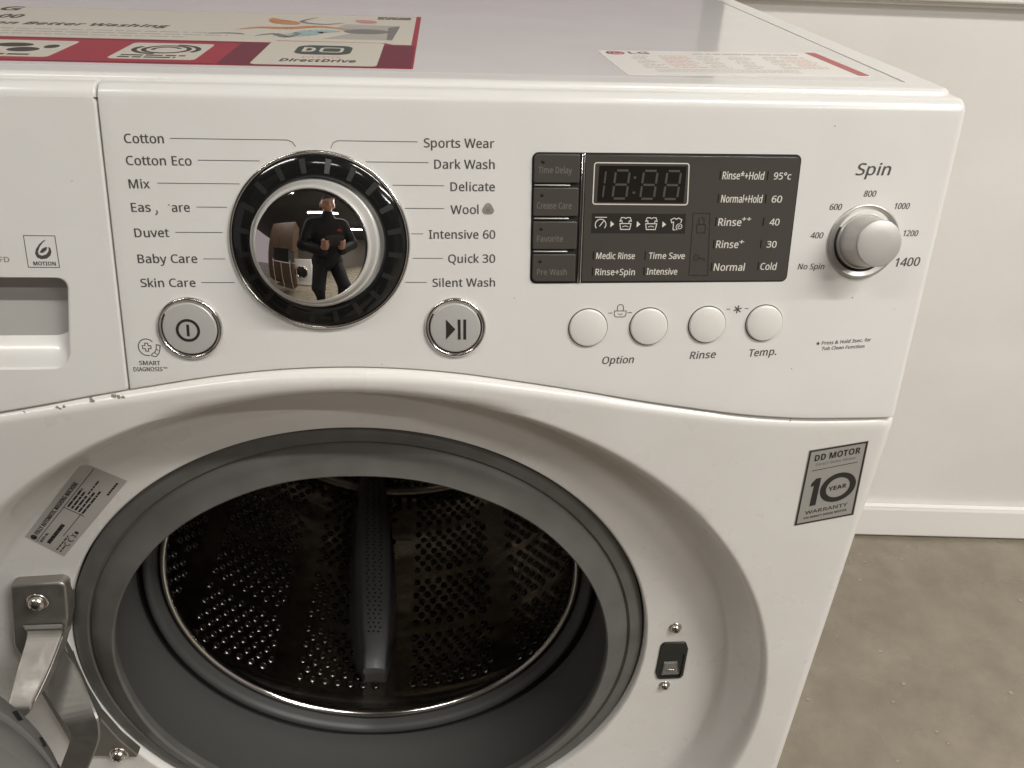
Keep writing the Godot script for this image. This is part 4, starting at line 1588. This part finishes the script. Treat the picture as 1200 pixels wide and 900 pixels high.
	b.prism(poly([-92.0, 0.8, -0.3, 0.8, -0.3, 62.8, -92.0, 62.8]), 0.1, 0.18)
	b.prism(poly([-299, 60.5, -93.0, 60.5, -93.0, 63.0, -299, 63.0]), 0.1, 0.18)
	b.prism(poly([-299, 0.6, -93.0, 0.6, -93.0, 3.2, -299, 3.2]), 0.1, 0.18)
	put("maroon_border", b, "banner_maroon", o)
	for q in [[-77.0, 3.4, -17.0, 68.6], [-145.0, 10.0, -104.0, 53.6], [-214.0, 10.0, -172.0, 53.6]]:
		b = MB.new(top)
		b.prism(rect(q[0], q[1], q[2], q[3], 3.0, 4), 0.15, 0.26)
		put("badge_tile", b, "sticker_cream", o)
	var ink := top.translated_local(Vector3(0, 0, 0.2))
	say(o, ink, "on Better Washing", -239.0, 104.0, -143.8, 104.6, 9.5, "print_grey", 0.12, "bold")
	say(o, ink, "G", -259.0, 156.0, -247.6, 156.4, 16.0, "print_grey", 0.0, "bold")
	say(o, ink, "00", -247.0, 126.0, -234.0, 126.4, 14.0, "print_grey", 0.0, "bold")
	b = MB.new(ink)
	bars(b, rng, -285.0, -112.0, 90.0, 2.6, 0.06, 0.4)
	bars(b, rng, -285.0, -104.0, 82.0, 2.6, 0.06, 0.4)
	bars(b, rng, -285.0, -124.0, 74.5, 2.2, 0.06, 0.4)
	put("fine_print", b, "pale_grey", o)
	b = MB.new(ink)
	for k in 3:
		bars(b, rng, -27.0, -5.5, 166.5 - k * 4.0, 2.6, 0.06, 0.15)
	put("model_print", b, "print_grey", o)
	# badge on the right tile
	var badge := top.translated_local(Vector3(0, 0, 0.26))
	b = MB.new(badge)
	b.prism(rect(-61.0, 31.0, -32.5, 57.0, 7.0, 5), 0.0, 0.1, 0.04)
	put("green_badge", b, "badge_green", o)
	var badge2 := badge.translated_local(Vector3(0, 0, 0.1))
	say(o, badge2, "D", -57.5, 38.0, -51.0, 38.0, 12.0, "sticker_cream", 0.0, "bold")
	b = MB.new(badge2)
	b.stroke(rect(-48.0, 38.0, -37.5, 50.0, 2.5, 4), 1.6, 0.0, 0.06, true)
	put("badge_drum", b, "sticker_cream", o)
	say(o, badge, "DirectDrive", -64.5, 11.5, -28.0, 11.8, 7.0, "print_grey", 0.1, "bold")
	say(o, badge, "INVERTER", -55.0, 21.6, -36.0, 21.8, 3.6, "pale_red")
	# drum emblem on the middle tile, pebbles on the left one
	b = MB.new(badge)
	b.stroke(arc(Vector2(-124.0, 36.0), 11.0, 10.0, 0, 360, 30).slice(0, 30), 2.4, 0.0, 0.06, true)
	b.stroke(arc(Vector2(-124.0, 36.0), 6.5, 6.0, 20, 200, 14), 2.0, 0.0, 0.06)
	b.stroke(arc(Vector2(-124.0, 36.0), 15.5, 13.0, 150, 260, 14), 2.6, 0.0, 0.06)
	b.stroke(arc(Vector2(-124.0, 36.0), 15.5, 13.0, -30, 80, 14), 2.6, 0.0, 0.06)
	bars(b, rng, -141.0, -110.0, 19.5, 2.6, 0.06, 0.3)
	bars(b, rng, -141.0, -114.0, 14.5, 2.6, 0.06, 0.3)
	put("drum_emblem", b, "print_grey", o)
	b = MB.new(badge)
	b.prism(arc(Vector2(-199.0, 40.0), 9.0, 5.5, 0, 345, 18), 0.0, 0.06)
	b.prism(arc(Vector2(-190.0, 28.0), 7.5, 6.0, 0, 345, 18), 0.0, 0.06)
	b.prism(arc(Vector2(-206.5, 27.0), 5.5, 4.5, 0, 345, 18), 0.0, 0.06)
	b.prism(arc(Vector2(-180.0, 37.0), 3.5, 5.0, 0, 345, 14), 0.0, 0.06)
	bars(b, rng, -211.0, -181.0, 15.0, 3.0, 0.06, 0.3)
	put("pebble_emblem", b, "print_grey", o)
	# flowing splash beside the small grey machine
	b = MB.new(ink)
	b.prism(poly([-52.0, 79.0, -14.0, 79.0, -11.5, 131.0, -44.0, 134.0, -50.0, 118.0, -38.0, 100.0]), 0.0, 0.05)
	put("pictured_machine", b, "pale_grey", o)
	b = MB.new(ink)
	b.prism(arc(Vector2(-30.0, 107.0), 13.0, 9.0, 0, 345, 20), 0.06, 0.1)
	b.prism(poly([-16.5, 79.5, -13.5, 79.5, -11.2, 130.0, -18.0, 124.0]), 0.06, 0.1)
	put("pictured_door", b, "paint_grey", o)
	for q in [["paint_orange", 11, 8.0, [-104.0, 104.0, -92.0, 114.0, -76.0, 113.0, -60.0, 122.0, -40.0, 113.0]], ["paint_orange", 12, 14.0, [-92.0, 152.0, -86.0, 140.0, -78.0, 133.0, -72.0, 129.0]], ["paint_teal", 13, 15.0, [-80.0, 84.0, -66.0, 92.0, -58.0, 104.0, -45.0, 106.0]], ["paint_pink", 14, 12.0, [-40.0, 152.0, -33.0, 146.0, -28.0, 140.0]], ["paint_grey", 15, 5.0, [-90.0, 84.0, -80.0, 92.0, -72.0, 82.0, -66.0, 96.0]], ["paint_grey", 16, 3.5, [-64.0, 160.0, -72.0, 140.0, -58.0, 131.0, -46.0, 138.0]], ["paint_grey", 17, 3.0, [-118.0, 88.0, -104.0, 91.0, -96.0, 88.0]]]:
		var pts := PackedVector2Array()
		var a: Array = q[3]
		var ctl := poly(a)
		for i in ctl.size() - 1:
			for k in 6:
				var f := k / 6.0
				pts.append(ctl[i].cubic_interpolate(ctl[i + 1], ctl[maxi(i - 1, 0)], ctl[mini(i + 2, ctl.size() - 1)], f))
		pts.append(ctl[-1])
		b = MB.new(ink)
		# a brush mark: thick in the middle, thin at the ends
		for i in pts.size() - 1:
			var f0 := sin(PI * (i + 0.15) / pts.size())
			var f1 := sin(PI * (i + 1.0) / pts.size())
			var d := (pts[i + 1] - pts[i]).normalized()
			var nn := Vector2(-d.y, d.x) * float(q[2]) / 2.0
			var h: float = 0.05 + float(q[1]) * 0.004
			b.quad(Vector3(pts[i].x - nn.x * f0, pts[i].y - nn.y * f0, h), Vector3(pts[i + 1].x - nn.x * f1, pts[i + 1].y - nn.y * f1, h), Vector3(pts[i + 1].x + nn.x * f1, pts[i + 1].y + nn.y * f1, h), Vector3(pts[i].x + nn.x * f0, pts[i].y + nn.y * f0, h), -1)
		put("paint_stroke", b, q[0], o)
	# --- white information sticker at the right of the top board
	var info := Transform3D(Basis(Vector3.RIGHT * 0.001, Vector3.FORWARD * 0.001, Vector3.UP * 0.001), Vector3(0.2030, 0.85, -0.0985)) * Transform3D(Basis(Vector3.BACK, deg_to_rad(3.5)), Vector3.ZERO)
	b = MB.new(info)
	b.prism(rect(-64.0, -33.0, 64.5, 33.0, 2.5, 4), 0.0, 0.14)
	o = put("information_sticker", b, "sticker_white", w, "white sticker with red end stripe on the top board")
	b = MB.new(info)
	b.prism(rounded(poly([57.4, -32.0, 63.6, -32.0, 64.0, 33.0, 57.6, 33.0]), [1.5], 4), 0.1, 0.2)
	put("end_stripe", b, "stripe_red", o)
	var ii := info.translated_local(Vector3(0, 0, 0.14))
	b = MB.new(ii)
	b.lathe(Vector3(-55.5, 25.5, 0), [[5.2, 0.0], [5.2, 0.06], [0.0, 0.06]], 24)
	put("round_emblem", b, "banner_red", o)
	b = MB.new(ii)
	b.stroke(arc(Vector2(-55.5, 25.5), 3.4, 3.4, 20, 360, 18), 0.6, 0.06, 0.1)
	b.stroke(poly([-56.2, 27.4, -56.2, 24.0, -54.6, 24.0]), 0.6, 0.06, 0.1)
	put("emblem_lines", b, "sticker_white", o)
	say(o, ii, "LG", -48.0, 22.8, -36.5, 22.8, 6.5, "paint_grey", 0.0, "bold")
	b = MB.new(ii)
	bars(b, rng, -12.0, 50.0, 24.5, 2.4, 0.05, 0.3)
	for k in 9:
		for q in [[-50.0, -40.0], [-14.0, -3.0], [4.0, 14.0], [24.0, 33.0]]:
			bars(b, rng, q[0] + (0.0 if k % 3 else 2.0), q[1] + rng.randf_range(-2.0, 3.0), 16.5 - k * 3.9, 1.1, 0.05, 0.4)
	for k in 3:
		bars(b, rng, -46.0, 30.0, -19.5 - k * 3.0, 0.8, 0.05, 0.4)
	put("fine_print", b, "pale_grey", o)
	b = MB.new(ii)
	for k in 9:
		for q in [[-34.0, -18.0], [36.0, 50.0]]:
			bars(b, rng, q[0], q[1] + rng.randf_range(-2.0, 2.0), 17.5 - k * 3.9, 1.2, 0.05, 0.4)
	put("red_fine_print", b, "pale_red", o)


func wear(w: Node3D) -> void:
	# grime and chipped paint along the seam, and stray specks on panel and top
	var b := MB.new()
	var rng := RandomNumberGenerator.new()
	rng.seed = 8
	for q in [[-0.139, 0.0028], [-0.1345, 0.0035], [-0.1215, 0.0030], [-0.1105, 0.0025], [-0.1075, 0.0030], [-0.155, 0.0015], [0.235, 0.0012]]:
		var y := arch(q[0]) - 0.0016
		for k in 2:
			var ring := PackedVector3Array()
			var c := Vector2(q[0] + rng.randf_range(-0.002, 0.002), y - rng.randf_range(0.0, 0.0012))
			var s: float = q[1] * rng.randf_range(0.35, 0.7)
			var pts := PackedVector2Array()
			for j in 9:
				var a := TAU * j / 9.0
				pts.append(c + Vector2(cos(a) * s, sin(a) * s * 0.5) * rng.randf_range(0.4, 1.0))
			for j in pts.size():
				var p0 := pts[j]
				var p1 := pts[(j + 1) % pts.size()]
				b.tri(Vector3(c.x, c.y, front_z(c.x, c.y) + 0.00012), Vector3(p0.x, p0.y, front_z(p0.x, p0.y) + 0.00012), Vector3(p1.x, p1.y, front_z(p1.x, p1.y) + 0.00012), -1)
			var _x := ring
	var o := put("seam_grime", b, "dirt", w)
	o.set_meta("kind", "stuff")
	b = MB.new(panel_map)
	for q in [[236.0, 149.0, 0.35], [258.5, 66.0, 0.4], [86.0, 66.0, 0.25], [20.0, 32.0, 0.3], [-30.0, 30.0, 0.25], [232.0, 28.0, 0.3], [-115.0, 120.0, 0.25], [282.0, 60.0, 0.25]]:
		b.lathe(Vector3(q[0], q[1], 0.0), [[q[2], 0.02], [q[2] * 0.8, 0.12], [0.0, 0.15]], 8)
	var sp := put("speck", b, "dirt", w)
	sp.set_meta("kind", "stuff")


# ======================================================= the photographer, mirrored in the dial
# A body as one surface: tapered capsules joined by a smooth minimum, meshed as surface nets.
func body_mesh(bones: Array, cell: float, k: float) -> ArrayMesh:
	var lo := Vector3.ONE * 1e9
	var hi := -lo
	for q in bones:
		var r := maxf(q[2], q[3]) + k + cell * 2
		for e in [q[0], q[1]]:
			lo = lo.min(e - Vector3.ONE * r)
			hi = hi.max(e + Vector3.ONE * r)
	var n := Vector3i(((hi - lo) / cell).ceil()) + Vector3i.ONE
	var f := PackedFloat32Array()
	f.resize(n.x * n.y * n.z)
	f.fill(1.0)
	for q in bones:
		var a: Vector3 = q[0]
		var b: Vector3 = q[1]
		var ra: float = q[2]
		var rb: float = q[3]
		var r := maxf(ra, rb) + k + cell * 2
		var i0 := Vector3i(((a.min(b) - Vector3.ONE * r - lo) / cell).floor()).clamp(Vector3i.ZERO, n - Vector3i.ONE)
		var i1 := Vector3i(((a.max(b) + Vector3.ONE * r - lo) / cell).ceil()).clamp(Vector3i.ZERO, n - Vector3i.ONE)
		var ab := b - a
		var inv := 1.0 / maxf(ab.length_squared(), 1e-9)
		for z in range(i0.z, i1.z + 1):
			for y in range(i0.y, i1.y + 1):
				var row := (z * n.y + y) * n.x
				for x in range(i0.x, i1.x + 1):
					var p := lo + Vector3(x, y, z) * cell
					var t := clampf((p - a).dot(ab) * inv, 0.0, 1.0)
					var d := p.distance_to(a + ab * t) - lerpf(ra, rb, t)
					var o := f[row + x]
					var h := maxf(k - absf(d - o), 0.0) / k
					f[row + x] = minf(d, o) - h * h * k * 0.25
	var at := PackedInt32Array()
	at.resize(f.size())
	at.fill(-1)
	var pts := PackedVector3Array()
	var step := [1, n.x, n.x * n.y]
	for z in n.z - 1:
		for y in n.y - 1:
			for x in n.x - 1:
				var i := (z * n.y + y) * n.x + x
				var inside := 0
				for c in 8:
					if f[i + (c & 1) + (c >> 1 & 1) * step[1] + (c >> 2) * step[2]] < 0.0:
						inside += 1
				if inside == 0 or inside == 8:
					continue
				var sum := Vector3.ZERO
				var m := 0
				for c in 8:
					var v0 := f[i + (c & 1) + (c >> 1 & 1) * step[1] + (c >> 2) * step[2]]
					for ax in 3:
						if c >> ax & 1:
							continue
						var c2 := c | 1 << ax
						var v1 := f[i + (c2 & 1) + (c2 >> 1 & 1) * step[1] + (c2 >> 2) * step[2]]
						if (v0 < 0.0) != (v1 < 0.0):
							var p0 := Vector3(c & 1, c >> 1 & 1, c >> 2)
							var p1 := Vector3(c2 & 1, c2 >> 1 & 1, c2 >> 2)
							sum += p0.lerp(p1, v0 / (v0 - v1))
							m += 1
				at[i] = pts.size()
				pts.append(lo + (Vector3(x, y, z) + sum / m) * cell)
	var st := SurfaceTool.new()
	st.begin(Mesh.PRIMITIVE_TRIANGLES)
	for q in pts:
		st.add_vertex(q)
	for z in range(1, n.z - 1):
		for y in range(1, n.y - 1):
			for x in range(1, n.x - 1):
				var i := (z * n.y + y) * n.x + x
				for ax in 3:
					var inside := f[i] < 0.0
					if inside == (f[i + step[ax]] < 0.0):
						continue
					var u: int = step[(ax + 1) % 3]
					var v: int = step[(ax + 2) % 3]
					var quad := [at[i - u - v], at[i - v], at[i], at[i - u]]
					if quad.has(-1):
						continue
					if inside:
						quad.reverse()
					for e in [0, 1, 2, 0, 2, 3]:
						st.add_index(quad[e])
	st.generate_normals()
	return st.commit()


func flesh(called: String, bones: Array, cell: float, k: float, m: String, parent: Node3D) -> MeshInstance3D:
	var o := MeshInstance3D.new()
	o.name = called
	o.mesh = body_mesh(bones, cell, k)
	o.material_override = M[m]
	parent.add_child(o, true)
	return o


func person_and_phone(cb: Basis, cp: Vector3) -> void:
	# the phone stands just behind the lens, long side level, its camera bump at the upper left corner
	var pt := Transform3D(cb, cp + cb * Vector3(0.056, -0.022, 0.020))
	var ph := thing("phone", "black phone held level in both hands before the dark jacket", "phone")
	var b := MB.new(pt)
	b.prism(rect(-0.073, -0.036, 0.073, 0.036, 0.010, 6), -0.004, 0.004, 0.001, true)
	put("phone_body", b, "phone_black", ph)
	b = MB.new(pt * Transform3D(Basis(Vector3.UP, PI), Vector3.ZERO))
	b.prism(rect(0.040, 0.005, 0.069, 0.032, 0.006, 4), 0.004, 0.0058, 0.0006)
	put("camera_bump", b, "phone_black", ph)
	# the person
	var pr := thing("person", "person in dark jacket holding a phone, seen mirrored in the chrome dial", "person", Vector3(0.10, 0, 0.72))
	var P := func(x: float, y: float, z: float) -> Vector3: return Vector3(x, y, z)
	var grip_l := pt * Vector3(-0.050, -0.020, 0.014) - pr.position
	var grip_r := pt * Vector3(0.044, -0.024, 0.014) - pr.position
	var wr_l: Vector3 = grip_l + Vector3(-0.035, -0.045, 0.075)
	var wr_r: Vector3 = grip_r + Vector3(0.035, -0.045, 0.075)
	var sh_l := P.call(-0.20, 1.19, -0.12)
	var sh_r := P.call(0.20, 1.19, -0.12)
	var el_l := P.call(-0.27, 0.95, -0.12)
	var el_r := P.call(0.27, 0.95, -0.12)
	var torso := [[P.call(0, 0.81, 0.14), P.call(0, 0.95, 0.06), 0.14, 0.135], [P.call(-0.07, 0.81, 0.14), P.call(0.07, 0.81, 0.14), 0.12, 0.12], [P.call(-0.08, 0.96, 0.05), P.call(0.08, 0.96, 0.05), 0.112, 0.112], [P.call(-0.09, 1.10, -0.05), P.call(0.09, 1.10, -0.05), 0.122, 0.122], [P.call(-0.16, 1.19, -0.12), P.call(0.16, 1.19, -0.12), 0.074, 0.074], [P.call(0, 1.18, -0.12), P.call(0, 1.26, -0.19), 0.078, 0.06]]
	var arms := []
	for q in [[sh_l, el_l, wr_l], [sh_r, el_r, wr_r]]:
		arms.append([q[0], q[1], 0.056, 0.044])
		arms.append([q[1], q[2], 0.044, 0.029])
	var legs := []
	for s: float in [-1.0, 1.0]:
		legs.append([P.call(0.09 * s, 0.80, 0.14), P.call(0.15 * s, 0.45, -0.03), 0.092, 0.06])
		legs.append([P.call(0.15 * s, 0.45, -0.03), P.call(0.145 * s, 0.09, 0.13), 0.057, 0.04])
		legs.append([P.call(0.145 * s, 0.05, 0.13), P.call(0.165 * s, 0.035, -0.03), 0.04, 0.03])
	var head := [[P.call(0, 1.26, -0.19), P.call(0, 1.33, -0.22), 0.055, 0.055]]
	flesh("body", torso + arms + legs + head, 0.016, 0.03, "skin", pr)
	var bigger := func(list: Array, d: float) -> Array: return list.map(func(q): return [q[0], q[1], q[2] + d, q[3] + d])
	var j := flesh("jacket", bigger.call(torso.slice(0, 5) + arms, 0.013) + [[P.call(0, 1.20, -0.13), P.call(0, 1.265, -0.185), 0.085, 0.078], [P.call(-0.08, 0.78, 0.14), P.call(0.08, 0.78, 0.14), 0.135, 0.135]], 0.016, 0.035, "jacket_black", pr)
	b = MB.new(Transform3D(Basis(Vector3.UP, PI), Vector3(0.11, 1.09, -0.182)))
	b.prism(rect(-0.024, -0.014, 0.024, 0.014, 0.003, 3), -0.01, 0.004, 0.001)
	put("chest_patch", b, "jacket_red", j)
	flesh("trousers", bigger.call(legs.filter(func(q): return q[0].y > 0.2), 0.016), 0.018, 0.03, "trousers_black", pr)
	flesh("shoes", bigger.call(legs.filter(func(q): return q[0].y < 0.2), 0.012), 0.014, 0.02, "shoe_black", pr)
	# head, bent down towards the phone
	var ht := Transform3D(Basis(Vector3.RIGHT, deg_to_rad(-30.0)), P.call(0, 1.385, -0.25))
	var H := func(x: float, y: float, z: float) -> Vector3: return ht * Vector3(x, y, z)
	var hb := [[H.call(0, 0.045, 0.015), H.call(0, 0.03, -0.02), 0.078, 0.078], [H.call(0, -0.03, -0.045), H.call(0, -0.055, -0.06), 0.052, 0.04], [H.call(0, 0.012, -0.095), H.call(0, -0.022, -0.112), 0.009, 0.014], [H.call(-0.042, -0.02, -0.055), H.call(0.042, -0.02, -0.055), 0.035, 0.035], [H.call(-0.022, -0.05, -0.092), H.call(0.022, -0.05, -0.092), 0.009, 0.009], [H.call(-0.035, 0.03, -0.082), H.call(0.035, 0.03, -0.082), 0.014, 0.014], [H.call(0, -0.09, 0.0), H.call(0, -0.04, 0.0), 0.055, 0.055]]
	for s: float in [-1.0, 1.0]:
		hb.append([H.call(0.078 * s, 0.02, 0.0), H.call(0.084 * s, -0.02, 0.0), 0.016, 0.01])
	var hd := flesh("head", hb, 0.006, 0.018, "skin", pr)
	for s: float in [-1.0, 1.0]:
		b = MB.new(Transform3D(ht.basis * Basis(Vector3.UP, PI), H.call(0.031 * s, 0.012, -0.086)))
		b.lathe(Vector3.ZERO, [[0.011, -0.002], [0.010, 0.003], [0.006, 0.007], [0.0, 0.0085]], 14)
		put("eye", b, "print_black", hd)
	flesh("hair", [[H.call(0, 0.062, 0.02), H.call(0, 0.055, -0.022), 0.077, 0.074], [H.call(0, 0.0, 0.045), H.call(0, 0.05, 0.03), 0.06, 0.07], [H.call(-0.03, 0.105, -0.05), H.call(0.03, 0.105, -0.05), 0.026, 0.026]], 0.007, 0.02, "hair_grey", hd)
	# hands: palm, four bent fingers of different lengths, a thumb from the palm's side
	for s: float in [-1.0, 1.0]:
		var g: Vector3 = grip_l if s < 0 else grip_r
		var wr: Vector3 = wr_l if s < 0 else wr_r
		var out := cb.x * s
		var up := cb.y
		var back := cb.z
		var palm: Vector3 = g + out * 0.016 + back * 0.024 - up * 0.012
		var hand := [[wr, palm, 0.025, 0.024], [palm + up * 0.026 - out * 0.004, palm - up * 0.024, 0.016, 0.017]]
		for k in 4:
			var root: Vector3 = palm + up * (0.028 - 0.018 * k) + out * 0.010
			var reach: float = [0.9, 1.0, 0.95, 0.78][k]
			var p1: Vector3 = root - back * 0.032 * reach + out * 0.010
			var p2: Vector3 = p1 - back * 0.018 * reach - out * 0.020
			var p3: Vector3 = p2 - out * 0.020 * reach + back * 0.002
			hand.append([root, p1, 0.0095, 0.0088])
			hand.append([p1, p2, 0.0088, 0.008])
			hand.append([p2, p3, 0.008, 0.007])
		var t0: Vector3 = palm + up * 0.012 - out * 0.012
		var t1: Vector3 = t0 - out * 0.026 + up * 0.016 + back * 0.004
		var t2: Vector3 = t1 - out * 0.022 + up * 0.006 - back * 0.010
		hand.append([t0, t1, 0.012, 0.0105])
		hand.append([t1, t2, 0.0105, 0.0085])
		flesh("hand", hand, 0.005, 0.008, "skin", pr)
